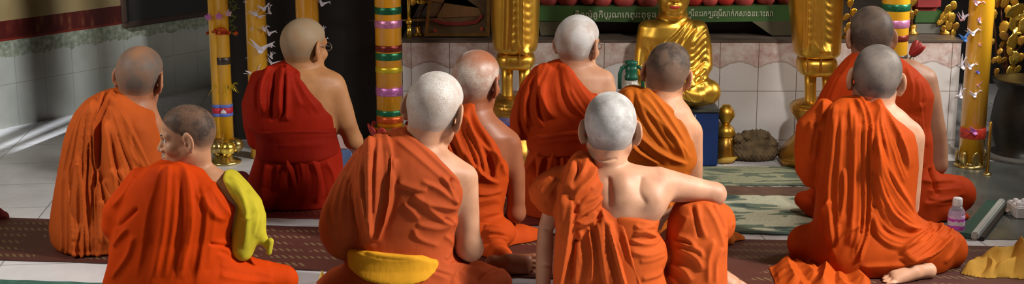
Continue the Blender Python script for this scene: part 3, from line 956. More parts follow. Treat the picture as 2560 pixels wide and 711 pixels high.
def person_spectacles_white():
    S = Sculpt(5.65)
    add_head(S, 1444, 38, 98, yaw=32, pitch=-6, roll=3, w=-.02)
    S.cap('body', [(1432, 125, .01, 29), (1440, 160, .0, 30), (1442, 190, -.01, 40)], .03)
    S.loft('body', [(160, 1400, 1478, 0, .05), (185, 1350, 1510, 0, .085), (220, 1320, 1525, 0, .10), (260, 1305, 1520, 0, .11), (330, 1318, 1498, 0, .11), (420, 1318, 1490, 0, .115), (525, 1310, 1500, 0, .12)], .03)
    S.cap('body', [(1470, 192, 0, 28), (1506, 203, 0, 29), (1522, 270, .0, 24), (1522, 335, 0, 22)], .03)
    S.cap('body', [(1522, 335, 0, 22), (1500, 370, -.18, 16), (1470, 372, -.25, 12)], .02)
    hand(S, 'body', S.pt(1452, 376, -.28), (-1, .2, -.2), (0, .1, 1), .95, 1, .6)
    S.loft('robe', [(146, 1392, 1412, 0, .04), (160, 1362, 1428, 0, .065), (180, 1326, 1446, 0, .09), (211, 1303, 1482, .01, .112), (245, 1292, 1514, .02, .118), (283, 1284, 1518, .02, .12), (313, 1300, 1512, .02, .12), (340, 1316, 1500, .02, .12), (372, 1322, 1492, .02, .125), (420, 1308, 1496, .02, .14), (470, 1304, 1505, .02, .15), (535, 1302, 1512, 0, .17)], .03)
    S.loft('robe', [(200, 1312, 1340, .0, .05), (245, 1290, 1340, .0, .075), (290, 1275, 1336, .01, .08), (325, 1273, 1326, .01, .075), (350, 1290, 1316, .01, .05)], .015)
    S.poly('robe', [(1400, 130), (1412, 150), (1444, 177), (1478, 206), (1512, 236), (1530, 262), (1620, 262), (1620, 100), (1400, 100)])
    S.fan('robe', [(1362, 160), (1310, 220), (1292, 290), (1300, 345)], [(1384, 168), (1366, 220), (1372, 270), (1392, 306)], 7, 7, 8, trim=.12)
    S.stroke('robe', [(1376, 158), (1350, 200), (1360, 250), (1390, 300)], 8, 6, 10)
    S.fan('robe', [(1392, 158), (1390, 220), (1400, 270), (1440, 308)], [(1412, 158), (1450, 190), (1490, 224), (1518, 268)], 8, 5, 8, trim=.15)
    S.fan('robe', [(1330, 378), (1318, 420), (1310, 480)], [(1470, 374), (1480, 420), (1500, 500)], 8, 7, 9, tap=(.1, .3))
    S.stroke('robe', [(1348, 374), (1336, 410), (1314, 430)], 9, 6, 9)
    S.stroke('robe', [(1344, 380), (1342, 420), (1338, 450)], -9, 4, 5)
    S.stroke('robe', [(1390, 378), (1400, 400), (1398, 420)], -8, 5, 5)
    rows = [(300, 1306, 1508, .022, .123), (340, 1318, 1500, .022, .124), (385, 1322, 1494, .022, .128)]
    S.loft('belt', rows, 0, grow=.006)
    S.poly('belt', [(1312, 336), (1340, 322), (1380, 313), (1430, 308), (1520, 300), (1520, 362), (1450, 370), (1380, 374), (1330, 374), (1316, 366)], 'i')
    S.fan('belt', [(1320, 338), (1390, 324), (1500, 316)], [(1325, 366), (1390, 366), (1500, 356)], 3, 2, 6)
    sk = (0.46, 0.24, 0.14)

    def dens(x, y, z): return .55 + .75 * np.clip((np.abs(x) - .015) / .03, 0, 1) + .6 * np.clip((z - .08) / .02, 0, 1) - .7 * np.clip((-z - .01) / .04, 0, 1)
    b = base_at(1400, S.D)
    r = finish(S, b, 'white-haired person in spectacles and an orange robe with matching wide belt, near the seated statue', dict(
        body=skin('skin_tan', sk), hair=stubble('stubble_snow', (.29, .18, .12), (.52, .51, .51), .3, patch=.5), robe=cloth('robe_orange_red', (0.410, 0.0421, 0.0049)),
        belt=cloth('belt_orange', (0.369, 0.0354, 0.0049), fold=.25)), density=dens, part_labels={'hair': 'white cropped hair'})
    glasses(S, r, b, simple('wire_bronze', (.25, .16, .1), .3, .8))
    return r


# ---- young dark-haired person in an amber robe
def person_amber():
    S = Sculpt(5.25)
    add_head(S, 1670, 106, 103, yaw=14, pitch=-2, roll=9, w=-.02, ear=.95)
    S.cap('body', [(1656, 195, .01, 29), (1650, 232, .0, 33), (1646, 268, -.01, 44)], .03)
    S.loft('body', [(240, 1600, 1700, 0, .05), (270, 1560, 1725, 0, .085), (305, 1545, 1740, 0, .10), (345, 1545, 1738, 0, .11), (420, 1555, 1716, 0, .11), (500, 1560, 1706, 0, .11), (600, 1555, 1710, 0, .12)], .03)
    S.cap('body', [(1695, 318, 0, 30), (1726, 334, 0, 30), (1733, 395, 0, 24), (1733, 440, -.01, 23), (1735, 480, -.02, 22)], .03)
    S.cap('body', [(1735, 480, -.02, 22), (1716, 520, -.2, 16), (1700, 525, -.25, 12)], .02)
    hand(S, 'body', S.pt(1690, 530, -.28), (-.9, .3, -.3), (0, .1, 1), .95, 1, .6)
    S.cap('body', [(1700, 580, .0, 40), (1780, 630, .08, 24), (1812, 646, .12, 18)], .03)
    foot(S, 'body', S.pt(1812, 640, .12), (.6, -.2, -.5), (-.2, -.8, .3), .8, 1)
    S.loft('robe', [(214, 1562, 1602, 0, .05), (233, 1546, 1638, 0, .08), (263, 1538, 1682, .01, .10), (305, 1534, 1712, .02, .112), (345, 1532, 1732, .02, .118), (390, 1535, 1741, .02, .118), (408, 1536, 1738, .02, .118), (425, 1540, 1724, .02, .118), (470, 1548, 1718, .02, .12), (540, 1548, 1722, .02, .14), (602, 1540, 1735, .0, .17)], .03)
    S.poly('robe', [(1590, 200), (1604, 220), (1638, 232), (1680, 262), (1712, 304), (1732, 345), (1742, 388), (1740, 405), (1725, 417), (1850, 417), (1850, 150), (1590, 150)])
    S.cap('robe', [(1720, 580, -.02, 50), (1790, 600, .0, 40), (1838, 612, .02, 30)], .05)
    S.cap('robe', [(1700, 590, .03, 40), (1776, 604, .06, 34), (1812, 602, .08, 24)], .03)
    S.fan('robe', [(1566, 222), (1556, 300), (1590, 370), (1660, 420)], [(1606, 222), (1660, 262), (1706, 320), (1736, 396)], 9, 6, 9, trim=.15)
    S.stroke('robe', [(1570, 300), (1610, 350), (1670, 392), (1720, 412)], 8, 8, 5)
    S.stroke('robe', [(1570, 340), (1600, 380), (1650, 412)], 8, 7, 5)
    S.stroke('robe', [(1590, 250), (1640, 300), (1690, 350), (1730, 400)], 5, 9, 6)
    S.stroke('robe', [(1604, 224), (1650, 252), (1690, 290), (1726, 350)], 4, 4, 12)
    S.fan('robe', [(1640, 430), (1640, 500), (1650, 590)], [(1715, 430), (1708, 500), (1712, 590)], 4, 4, 9)
    sk = (0.55, 0.28, 0.16)

    def dens(x, y, z): return 1.0 - .55 * np.clip((.055 - z) / .05, 0, 1) - .5 * np.clip((-z - .02) / .04, 0, 1)
    return finish(S, base_at(1640, S.D), 'young person with cropped dark hair in an amber robe, seated before the blue box', dict(
        body=skin('skin_young', sk, .5), hair=stubble('stubble_dark', (.26, .16, .11), (.030, .025, .022), .2, .55, patch=.4), robe=cloth('robe_amber', (0.426, 0.0996, 0.0091))), density=dens, part_labels={'hair': 'dark cropped hair'})


# ---- right front: dark grey stubble, orange robe spread on the mat
def person_right():
    S = Sculpt(4.96)
    add_head(S, 2195, 113, 114, yaw=10, pitch=-6, roll=5, w=-.02)
    S.cap('body', [(2188, 215, .01, 31), (2186, 250, .0, 33), (2180, 290, -.01, 44)], .03)
    S.loft('body', [(256, 2130, 2232, 0, .05), (280, 2090, 2262, 0, .085), (310, 2065, 2290, 0, .10), (360, 2060, 2290, 0, .11), (430, 2060, 2280, 0, .112), (520, 2060, 2265, 0, .12), (655, 2050, 2270, 0, .13)], .03)
    S.cap('body', [(2245, 335, 0, 30), (2276, 346, 0, 34), (2278, 420, .0, 27), (2274, 500, .0, 25), (2270, 520, -.01, 23)], .03)
    S.cap('body', [(2270, 520, -.01, 23), (2240, 560, -.2, 16), (2215, 565, -.26, 12)], .02)
    hand(S, 'body', S.pt(2200, 570, -.29), (-1, .2, -.2), (0, .1, 1), .95, 1, .6)
    S.cap('body', [(2180, 630, .0, 50), (2330, 620, .0, 34), (2320, 655, .12, 24)], .03)
    foot(S, 'body', S.pt(2268, 686, .225), (-.90, -.26, -.06), (.10, -.30, .95), .95, -1, False)
    S.fine['body'].append((S.pt(2255, 540, .1), S.pt(2320, 300, -.1), 0.005))
    S.loft('robe', [(238, 2138, 2182, 0, .045), (255, 2090, 2202, 0, .08), (275, 2056, 2224, .0, .10), (300, 2046, 2262, .01, .115), (326, 2042, 2280, .02, .122), (360, 2040, 2288, .02, .126), (411, 2040, 2290, .02, .128), (466, 2040, 2284, .02, .132), (508, 2038, 2280, .02, .142), (560, 2032, 2300, .02, .16), (610, 2015, 2330, .02, .19), (662, 1995, 2345, .02, .20)], .03)
    S.cap('robe', [(2060, 272, .0, 26), (2022, 320, .0, 32), (2018, 370, -.01, 32), (2018, 420, -.02, 30), (2028, 446, -.03, 24)], .012)
    S.cap('robe', [(2070, 620, .0, 50), (2014, 608, -.03, 46), (2012, 625, .0, 40)], .03)
    S.cap('robe', [(2240, 615, .02, 62), (2340, 612, .03, 54), (2366, 624, .05, 52), (2330, 640, .09, 38)], .05)
    S.cap('robe', [(2120, 650, .12, 52), (2230, 640, .17, 42), (2330, 640, .12, 40)], .05)
    S.loft('robe', [(240, 2096, 2160, .02, .05), (258, 2066, 2171, .06, .055), (300, 2058, 2175, .085, .055), (400, 2052, 2176, .095, .055), (500, 2044, 2175, .10, .06), (560, 2044, 2172, .12, .065), (620, 2054, 2160, .135, .06), (655, 2082, 2148, .14, .05)], .010)
    S.poly('robe', [(2160, 225), (2181, 244), (2217, 271), (2262, 303), (2277, 326), (2285, 360), (2288, 411), (2282, 466), (2276, 508), (2290, 535), (2420, 535), (2420, 200), (2160, 200)])
    # train spread on the mat
    t = 'robe'
    S.fan(t, [(2072, 262), (2060, 380), (2050, 500), (2070, 640)], [(2160, 246), (2170, 380), (2168, 520), (2140, 652)], 8, 6, 7, trim=.15, tap=(.08, .15))
    S.stroke(t, [(2148, 240), (2172, 300), (2175, 420), (2172, 560), (2148, 656)], 10, 5, 4, (.04, .05))
    S.stroke(t, [(2138, 245), (2160, 300), (2162, 420), (2158, 560), (2140, 640)], 8, 5, 4, (.04, .1))
    S.stroke(t, [(2152, 300), (2154, 420), (2150, 600)], -7, 4, 4)
    S.stroke(t, [(2108, 420), (2110, 480), (2100, 560)], 6, 6, 8)
    S.stroke(t, [(2078, 500), (2056, 540), (2048, 580)], 7, 6, 8)
    S.stroke(t, [(2150, 560), (2110, 590), (2078, 640)], 7, 8, 6)
    S.stroke(t, [(2060, 250), (2054, 300), (2054, 330)], 8, 5, 6)
    S.fan(t, [(2182, 256), (2182, 330), (2200, 450), (2240, 500)], [(2190, 250), (2232, 300), (2268, 360), (2284, 430)], 8, 6, 8, trim=.12)
    S.fan(t, [(2178, 360), (2184, 460), (2220, 560), (2290, 600)], [(2182, 300), (2220, 400), (2262, 470), (2300, 540)], 8, 7, 9, trim=.15)
    S.fan(t, [(2170, 520), (2195, 600), (2250, 626), (2320, 600)], [(2180, 420), (2210, 500), (2262, 560), (2330, 566)], 6, 7, 9, trim=.15)
    S.fan(t, [(2230, 640), (2280, 600), (2350, 566)], [(2300, 664), (2350, 640), (2400, 590)], 6, 5, 8)
    S.stroke(t, [(2310, 548), (2330, 560), (2320, 590)], 7, 6, 5)
    S.stroke(t, [(2346, 556), (2356, 566), (2340, 596)], 7, 6, 5)
    S.stroke(t, [(2382, 572), (2372, 590), (2350, 606)], 7, 5, 6)
    S.stroke(t, [(2150, 668), (2230, 664), (2300, 660)], 6, 9, 6)
    S.fan(t, [(2030, 280), (2012, 340), (2010, 400)], [(2056, 290), (2040, 360), (2034, 430)], 3, 5, 8)
    S.fan(t, [(2236, 640), (2290, 596), (2330, 552)], [(2260, 660), (2340, 636), (2404, 586)], 7, 7, 7, trim=.15)
    S.stroke(t, [(2408, 590), (2392, 620), (2360, 660)], 4, 8, 8)
    sk = (0.55, 0.30, 0.19)

    def dens(x, y, z): return 1.1 - .5 * np.clip((-y - .02) / .06, 0, 1) * np.clip((z + .03) / .03, 0, 1) - .5 * np.clip((-z - .03) / .03, 0, 1)
    rt_ = finish(S, base_at(2170, S.D), 'person with dark grey stubble, orange robe spread over the mat, one bare foot showing', dict(
        body=skin('skin_warm', sk), hair=stubble('stubble_charcoal', (.23, .19, .165), (.05, .047, .047), .35, .5, patch=.6), robe=cloth('robe_orange_bright', (0.451, 0.0635, 0.0063))), density=dens, part_labels={'hair': 'dark grey stubble'})
    o = crumple('robe_train', [(1922, 676), (1962, 660), (2000, 664), (2050, 662), (2110, 664), (2150, 684), (2176, 712), (2150, 740), (2040, 742), (1950, 736), (1936, 708)],
                [([(1968, 668), (1972, 690), (1986, 720)], .034, 40), ([(1990, 672), (2020, 690), (2034, 706)], .026, 34), ([(2058, 672), (2064, 695), (2056, 730)], .042, 34), ([(2090, 668), (2130, 690), (2160, 716)], .024, 34), ([(1960, 700), (1990, 712), (2010, 736)], .022, 30), ([(2096, 700), (2100, 716), (2120, 734)], .018, 26), ([(2022, 672), (2036, 690)], .022, 26)],
                cloth('robe_train_orange', (.451, .0697, .0069)), rt_, base_at(2170, S.D))
    o['label'] = 'end of the orange robe lying in folds on the mat'
    return rt_


# ---- right rear: larger back in vermilion orange
def person_rear_right():
    S = Sculpt(5.58)
    add_head(S, 2181, 16, 100, yaw=2, pitch=-4, roll=0, w=-.02)
    S.cap('body', [(2181, 100, .0, 36), (2182, 135, .0, 36), (2184, 165, -.01, 47)], .03)
    S.loft('body', [(140, 2150, 2240, 0, .05), (160, 2130, 2290, 0, .075), (185, 2105, 2325, 0, .095), (240, 2080, 2335, 0, .11), (330, 2040, 2310, 0, .12), (430, 2045, 2325, 0, .125), (550, 2045, 2330, 0, .13)], .03)
    S.cap('body', [(2275, 178, 0, 28), (2306, 200, 0, 33), (2324, 265, .0, 29), (2338, 330, .0, 27), (2345, 385, .0, 24), (2346, 412, .0, 21)], .03)
    S.cap('body', [(2346, 412, .0, 21), (2330, 450, -.2, 15), (2300, 455, -.26, 12)], .02)
    hand(S, 'body', S.pt(2285, 460, -.29), (-1, .2, -.2), (0, .1, 1), .95, 1, .6)
    S.loft('robe', [(120, 2152, 2204, 0, .05), (146, 2117, 2256, 0, .088), (165, 2098, 2286, .01, .105), (195, 2072, 2314, .02, .12), (233, 2050, 2330, .02, .125), (266, 2034, 2326, .02, .125), (310, 2022, 2320, .02, .128), (345, 2020, 2328, .02, .13), (400, 2022, 2326, .02, .135), (440, 2028, 2345, .02, .145), (500, 2030, 2352, .02, .165), (556, 2030, 2350, .02, .18)], .03)
    S.cap('robe', [(2310, 490, .02, 52), (2370, 484, .0, 48), (2392, 486, .0, 47)], .04)
    S.cap('robe', [(2320, 530, .08, 30), (2390, 540, .08, 20), (2410, 546, .06, 14)], .02)
    S.cap('robe', [(2060, 520, .02, 40), (2018, 506, .02, 24), (2006, 500, .0, 20)], .04)
    S.poly('robe', [(2230, 110), (2253, 144), (2288, 165), (2316, 196), (2331, 232), (2324, 268), (2320, 310), (2327, 373), (2330, 420), (2480, 420), (2480, 100), (2230, 100)])
    S.fan('robe', [(2120, 150), (2060, 240), (2030, 340), (2040, 420)], [(2150, 140), (2130, 220), (2090, 320), (2080, 420)], 5, 5, 10)
    S.fan('robe', [(2262, 300), (2262, 380), (2290, 450)], [(2300, 240), (2312, 320), (2318, 400)], 6, 5, 9)
    S.fan('robe', [(2300, 440), (2330, 450), (2400, 446)], [(2310, 520), (2350, 520), (2420, 505)], 4, 3, 9)
    S.stroke('robe', [(2325, 420), (2336, 460), (2345, 490)], -8, 5, 5)
    S.fan('robe', [(2250, 150), (2270, 220), (2250, 290)], [(2290, 175), (2316, 240), (2310, 300)], 4, 3, 9)
    sk = (0.34, 0.17, 0.10)

    def dens(x, y, z): return 1.1 - .45 * np.clip((z - .05) / .05, 0, 1) * np.clip(1 - np.abs(x) / .05, 0, 1) - .4 * np.clip((-z - .02) / .04, 0, 1)
    return finish(S, base_at(2190, S.D), 'person with dark cropped hair in a vermilion robe, seated right before the banded yellow candle', dict(
        body=skin('skin_dark', sk), hair=stubble('stubble_dark_brown', (.17, .115, .085), (.045, .038, .035), .35, .5, patch=.45), robe=cloth('robe_vermilion', (0.410, 0.0384, 0.0042))), density=dens, part_labels={'hair': 'dark brown cropped hair'})


# ---- left: grey stubble, brown-orange robe in long folds
def person_left():
    S = Sculpt(5.2)
    add_head(S, 345, 116, 104, yaw=12, pitch=-4, roll=7, w=-.02, ear=1.05)
    S.cap('body', [(338, 205, .01, 31), (334, 240, .0, 33), (326, 275, -.01, 44)], .03)
    S.loft('body', [(245, 280, 362, 0, .05), (275, 235, 390, 0, .085), (310, 210, 405, 0, .10), (370, 205, 400, 0, .11), (480, 210, 385, 0, .115), (605, 205, 390, 0, .12)], .03)
    S.loft('robe', [(220, 276, 304, 0, .05), (231, 246, 336, 0, .078), (248, 216, 356, 0, .095), (276, 192, 390, .01, .112), (310, 177, 400, .02, .122), (350, 165, 404, .02, .128), (390, 158, 405, .02, .132), (464, 146, 402, .025, .145), (520, 138, 398, .03, .152), (557, 134, 396, .03, .158), (585, 138, 392, .03, .162), (608, 150, 388, .03, .166)], .03)
    S.cap('robe', [(200, 590, .10, 42), (250, 596, .13, 40), (330, 600, .10, 46)], .05)
    S.cap('robe', [(340, 600, .0, 50), (440, 600, -.05, 42)], .04)
    S.loft('robe', [(226, 258, 288, .03, .05), (260, 238, 272, .07, .05), (330, 226, 258, .095, .05), (420, 214, 250, .11, .05), (520, 212, 252, .13, .05), (612, 206, 250, .15, .05)], .010)
    t = 'robe'
    S.fan(t, [(216, 262), (180, 340), (150, 470), (152, 625)], [(242, 240), (226, 350), (216, 470), (214, 640)], 8, 6, 6, trim=.08, tap=(.1, .0))
    S.stroke(t, [(286, 228), (246, 290), (238, 380), (250, 480), (250, 610)], 11, 5, 5, (.03, .05))
    S.stroke(t, [(262, 228), (236, 300), (228, 390), (226, 480), (238, 600)], 8, 5, 5, (.03, .05))
    S.stroke(t, [(250, 300), (246, 400), (232, 500), (240, 600)], -8, 4, 4)
    S.fan(t, [(262, 300), (262, 400), (272, 500), (262, 600)], [(280, 232), (330, 320), (370, 400), (400, 460)], 8, 8, 9, trim=.12, tap=(.12, .2))
    S.fan(t, [(240, 470), (262, 540), (258, 620)], [(300, 400), (330, 480), (340, 560)], 4, 7, 8)
    S.stroke(t, [(300, 250), (320, 300), (325, 370), (350, 420)], 6, 10, 6)
    S.stroke(t, [(165, 430), (160, 500), (162, 625)], 6, 4, 5, (.15, .05))
    S.stroke(t, [(184, 400), (182, 480), (190, 640)], 8, 4, 5, (.15, .03))
    S.stroke(t, [(200, 380), (206, 470), (224, 640)], 8, 4, 4, (.15, .03))
    S.stroke(t, [(226, 330), (232, 440), (240, 540), (244, 640)], 8, 3.5, 4, (.1, .03))
    S.fan(t, [(176, 590), (180, 615), (186, 642)], [(246, 590), (246, 615), (248, 642)], 6, 4, 4, trim=.1, tap=(.3, .0))
    S.stroke(t, [(190, 600), (200, 580), (204, 560)], 6, 4, 5)
    S.stroke(t, [(176, 632), (230, 634), (270, 634)], 5, 4, 5)
    sk = (0.34, 0.145, 0.075)

    def dens(x, y, z): return 1.0 - 1.1 * np.clip((z - .06) / .04, 0, 1) * np.clip(1 - np.abs(x - .01) / .055, 0, 1) - .4 * np.clip((-z - .03) / .03, 0, 1)
    return finish(S, base_at(290, S.D), 'person with patchy grey stubble in a long-folded brown-orange robe near the tiled side wall', dict(
        body=skin('skin_ruddy', sk), hair=stubble('stubble_grey', (.23, .115, .065), (.095, .085, .078), .35, .5, patch=.5), robe=cloth('robe_burnt_orange', (0.426, 0.0775, 0.0118))), density=dens, part_labels={'hair': 'patchy grey stubble'})


# ---- left rear, deep red robe, spectacles
def person_red():
    S = Sculpt(5.8)
    add_head(S, 758, 46, 95, yaw=38, pitch=-4, roll=1, w=-.02, ear=1.05)
    S.cap('body', [(748, 130, .0, 31), (752, 162, .0, 33), (752, 195, -.01, 44)], .03)
    S.loft('body', [(165, 716, 798, 0, .05), (185, 670, 840, 0, .085), (215, 645, 855, 0, .10), (270, 640, 850, 0, .11), (360, 655, 838, 0, .115), (500, 650, 840, 0, .12)], .03)
    S.cap('body', [(800, 200, 0, 28), (832, 215, 0, 30), (856, 270, .0, 26), (868, 310, .0, 24), (884, 352, -.02, 22)], .03)
    S.cap('body', [(884, 352, -.02, 21), (900, 385, -.15, 16), (905, 405, -.22, 12)], .02)
    hand(S, 'body', S.pt(905, 416, -.26), (.1, .5, -.7), (0, .6, .5), .95, 1, .5)
    S.loft('robe', [(148, 712, 722, 0, .03), (157, 690, 742, 0, .06), (168, 666, 762, .0, .08), (186, 642, 780, 0, .09), (207, 630, 796, .01, .105), (245, 618, 824, .02, .115), (283, 614, 840, .02, .12), (310, 622, 840, .02, .122), (333, 646, 838, .02, .122), (350, 648, 846, .02, .122), (385, 642, 856, .02, .13), (440, 624, 860, .02, .148), (480, 621, 862, .02, .155), (510, 616, 868, .02, .16)], .03)
    S.cap('robe', [(648, 200, 0, 24), (628, 262, 0, 24), (632, 310, .01, 24), (640, 352, .01, 22)], .012)
    S.ell('robe', 664, 502, .15, 34, 27, .07, .012)
    S.ell('robe', 730, 512, .14, 34, 20, .05, .012)
    S.poly('robe', [(712, 140), (722, 151), (760, 170), (792, 206), (822, 244), (841, 268), (848, 300), (842, 330), (990, 330), (990, 110), (712, 110)])
    t = 'robe'
    S.fan(t, [(668, 172), (640, 220), (640, 290)], [(718, 160), (716, 230), (714, 300)], 7, 7, 8, trim=.12)
    S.stroke(t, [(716, 162), (718, 230), (715, 304)], 8, 4, 9, (.05, .1))
    S.stroke(t, [(690, 170), (682, 240), (680, 305)], -7, 5, 5)
    S.fan(t, [(724, 165), (730, 240), (760, 300)], [(732, 158), (790, 220), (838, 270)], 6, 3.5, 9)
    S.fan(t, [(660, 394), (650, 440), (640, 510)], [(830, 394), (846, 440), (850, 510)], 9, 6, 9, tap=(.1, .2))
    S.stroke(t, [(716, 394), (730, 440), (750, 510)], 9, 6, 10)
    S.stroke(t, [(724, 396), (736, 430), (742, 470)], -9, 5, 5)
    S.stroke(t, [(656, 394), (654, 440), (652, 480)], -7, 5, 5)
    rows = [(300, 622, 840, .022, .124), (340, 648, 840, .022, .125), (395, 640, 856, .022, .134)]
    S.loft('belt', rows, 0, grow=.005)
    S.poly('belt', [(640, 316), (700, 310), (780, 308), (846, 314), (852, 376), (800, 388), (720, 392), (648, 386)], 'i')
    S.fan('belt', [(650, 324), (740, 320), (840, 326)], [(650, 374), (740, 380), (846, 370)], 3, 2, 7)
    sk = (0.35, 0.165, 0.068)

    def dens(x, y, z): return .85 - .5 * np.clip((-z - .02) / .04, 0, 1)
    b = base_at(745, S.D)
    r = finish(S, b, 'person with tan stubble and spectacles in a deep red robe, kneeling upright beside yellow candles', dict(
        body=skin('skin_golden', sk), hair=stubble('stubble_tan', (.26, .13, .055), (.24, .20, .14), .4, .5, patch=.4), robe=cloth('robe_red', (0.240, 0.0099, 0.0021)),
        belt=cloth('belt_red', (0.180, 0.0066, 0.0017), fold=.25)), density=dens, part_labels={'hair': 'tan stubble'})
    glasses(S, r, b, simple('wire_steel', (.5, .48, .45), .25, .9))
    return r


# ---- front left: young novice turning to the left
def person_novice():
    S = Sculpt(4.42)
    c, k, M = add_head(S, 466, 264, 128, yaw=-99, pitch=-6, roll=0, w=.0, ear=.98, k=.86, step=.0026)
    S.cap('body', [(482, 372, .0, 36), (492, 410, -.01, 34), (496, 450, -.03, 36)], .02)
    S.loft('body', [(424, 470, 545, -.01, .05), (444, 400, 572, -.01, .07), (475, 350, 598, 0, .09), (530, 335, 590, 0, .11), (640, 330, 580, 0, .115), (770, 310, 590, 0, .12)], .03)
    S.cap('body', [(530, 455, 0, 30), (566, 470, 0, 32), (606, 545, .0, 26), (622, 600, -.03, 22)], .03)
    S.cap('body', [(622, 600, -.03, 22), (600, 640, -.2, 16), (580, 645, -.25, 12)], .02)
    hand(S, 'body', S.pt(570, 650, -.28), (-.9, .3, -.3), (0, .1, 1), .85, 1, .6)
    S.loft('robe', [(388, 424, 436, 0, .025), (400, 402, 480, .01, .07), (412, 376, 508, .01, .09), (440, 342, 547, .01, .108), (476, 322, 580, .015, .118), (510, 312, 598, .02, .122), (540, 300, 592, .02, .125), (580, 292, 582, .02, .125), (640, 280, 600, .02, .14), (690, 264, 640, .0, .18), (785, 240, 690, .0, .20)], .03)
    S.cap('robe', [(350, 450, .0, 32), (302, 534, -.01, 45), (296, 564, -.01, 41)], .02)
    S.cap('robe', [(320, 600, .02, 36), (300, 625, .02, 24), (312, 655, .02, 30)], .02)
    S.cap('robe', [(560, 700, .0, 60), (660, 696, -.03, 44), (708, 700, -.05, 38)], .05)
    S.poly('robe', [(490, 380), (502, 410), (545, 447), (580, 490), (599, 512), (592, 545), (720, 545), (720, 330), (490, 330)])
    t = 'robe'
    S.fan(t, [(400, 410), (370, 520), (350, 640), (330, 720)], [(500, 420), (540, 520), (530, 640), (520, 720)], 8, 5, 14, trim=.2)
    S.stroke(t, [(440, 396), (470, 450), (480, 560), (450, 700)], 7, 14, 10)
    S.stroke(t, [(500, 414), (540, 450), (590, 510)], 4, 5, 12)
    S.fan(t, [(480, 480), (520, 540), (560, 560)], [(540, 450), (570, 500), (594, 530)], 4, 4, 10)
    S.stroke(t, [(337, 440), (318, 480), (280, 520)], 6, 7, 10)
    S.stroke(t, [(345, 520), (318, 545), (290, 570)], -7, 6, 6)
    S.stroke(t, [(320, 570), (296, 600), (285, 620)], 6, 6, 6)
    S.stroke(t, [(336, 590), (320, 640), (280, 700)], 6, 8, 8)
    S.fan(t, [(530, 600), (600, 640), (690, 660)], [(520, 690), (600, 700), (700, 710)], 4, 4, 10)
    S.stroke(t, [(520, 608), (560, 616), (580, 612)], -8, 4, 4)
    # yellow sash cloth over the right arm
    q = 'sash'
    S.loft(q, [(422, 554, 566, .0, .06), (440, 562, 590, .0, .075), (469, 574, 620, .0, .078), (506, 594, 652, .0, .07), (543, 588, 664, .0, .072), (575, 582, 664, .0, .072), (616, 578, 642, .01, .065), (648, 600, 630, .02, .045)], .0)
    S.cap(q, [(650, 590, .02, 16), (668, 612, .02, 10), (676, 604, .03, 9), (672, 632, .03, 8)], .02)
    S.fan(q, [(566, 436), (600, 520), (600, 630)], [(600, 460), (656, 530), (640, 610)], 4, 4, 9)
    S.stroke(q, [(600, 540), (625, 545), (640, 520)], 4, 6, 6)
    sk = (0.52, 0.27, 0.155)

    def dens(x, y, z): return 1.0 - .25 * np.clip((-z - .01) / .04, 0, 1)
    b = base_at(450, S.D)
    r = finish(S, b, 'young novice in a vivid orange robe with a yellow sash, face turned to the left', dict(
        body=skin('skin_novice', sk, .5), hair=stubble('stubble_black', sk, (.028, .024, .024), .15, .55, patch=.2), robe=cloth('robe_vivid_orange', (0.665, 0.0581, 0.0024), transl=.2, fold=.25),
        sash=cloth('sash_yellow', (.60, .50, .035), fold=.25)), density=dens, part_labels={'sash': 'yellow-green sash over the right arm', 'hair': 'black cropped hair'})
    # eyes and brows
    dark = simple('iris_dark', (.012, .008, .006), .15); white = simple('eye_white', (.75, .72, .68), .25); brow = simple('brow_hair', (.03, .022, .018), .8)
    wl = lambda x, y, z: Vector(c + M @ (np.array((x, y, z)) * k)) - Vector(b)
    for s in (-1, 1):
        bm = bmesh.new()
        bmesh.ops.create_uvsphere(bm, u_segments=20, v_segments=12, radius=.0122 * k, matrix=Matrix.Translation(wl(s * .031, .0735, .0005)))
        e = bm_obj('eye', bm, white, r, smooth=True)
        bm = bmesh.new()
        bmesh.ops.create_uvsphere(bm, u_segments=16, v_segments=10, radius=.0062 * k, matrix=Matrix.Translation(wl(s * .032, .0800, .0005)))
        bm_obj('iris', bm, dark, e, smooth=True)
        bm = bmesh.new()
        tube(bm, [wl(s * .012, .0955, .021), wl(s * .030, .0900, .0265), wl(s * .050, .074, .021)], [.0018 * k, .0028 * k, .0012 * k], 6)
        bm_obj('eyebrow', bm, brow, r, smooth=True)
        bm = bmesh.new()
        tube(bm, [wl(s * .016, .084, .004), wl(s * .030, .0872, .0085), wl(s * .046, .076, .003)], .0012 * k, 6)
        bm_obj('eyelashes', bm, brow, r, smooth=True)
    return r


PEOPLE = [person_belt, person_knee, person_bald, person_spectacles_white, person_amber, person_right, person_rear_right, person_left, person_red, person_novice]


for _p in PEOPLE:
    _p()
# ------------------------------------------------------------------ the hall
rnd = random.Random(7)


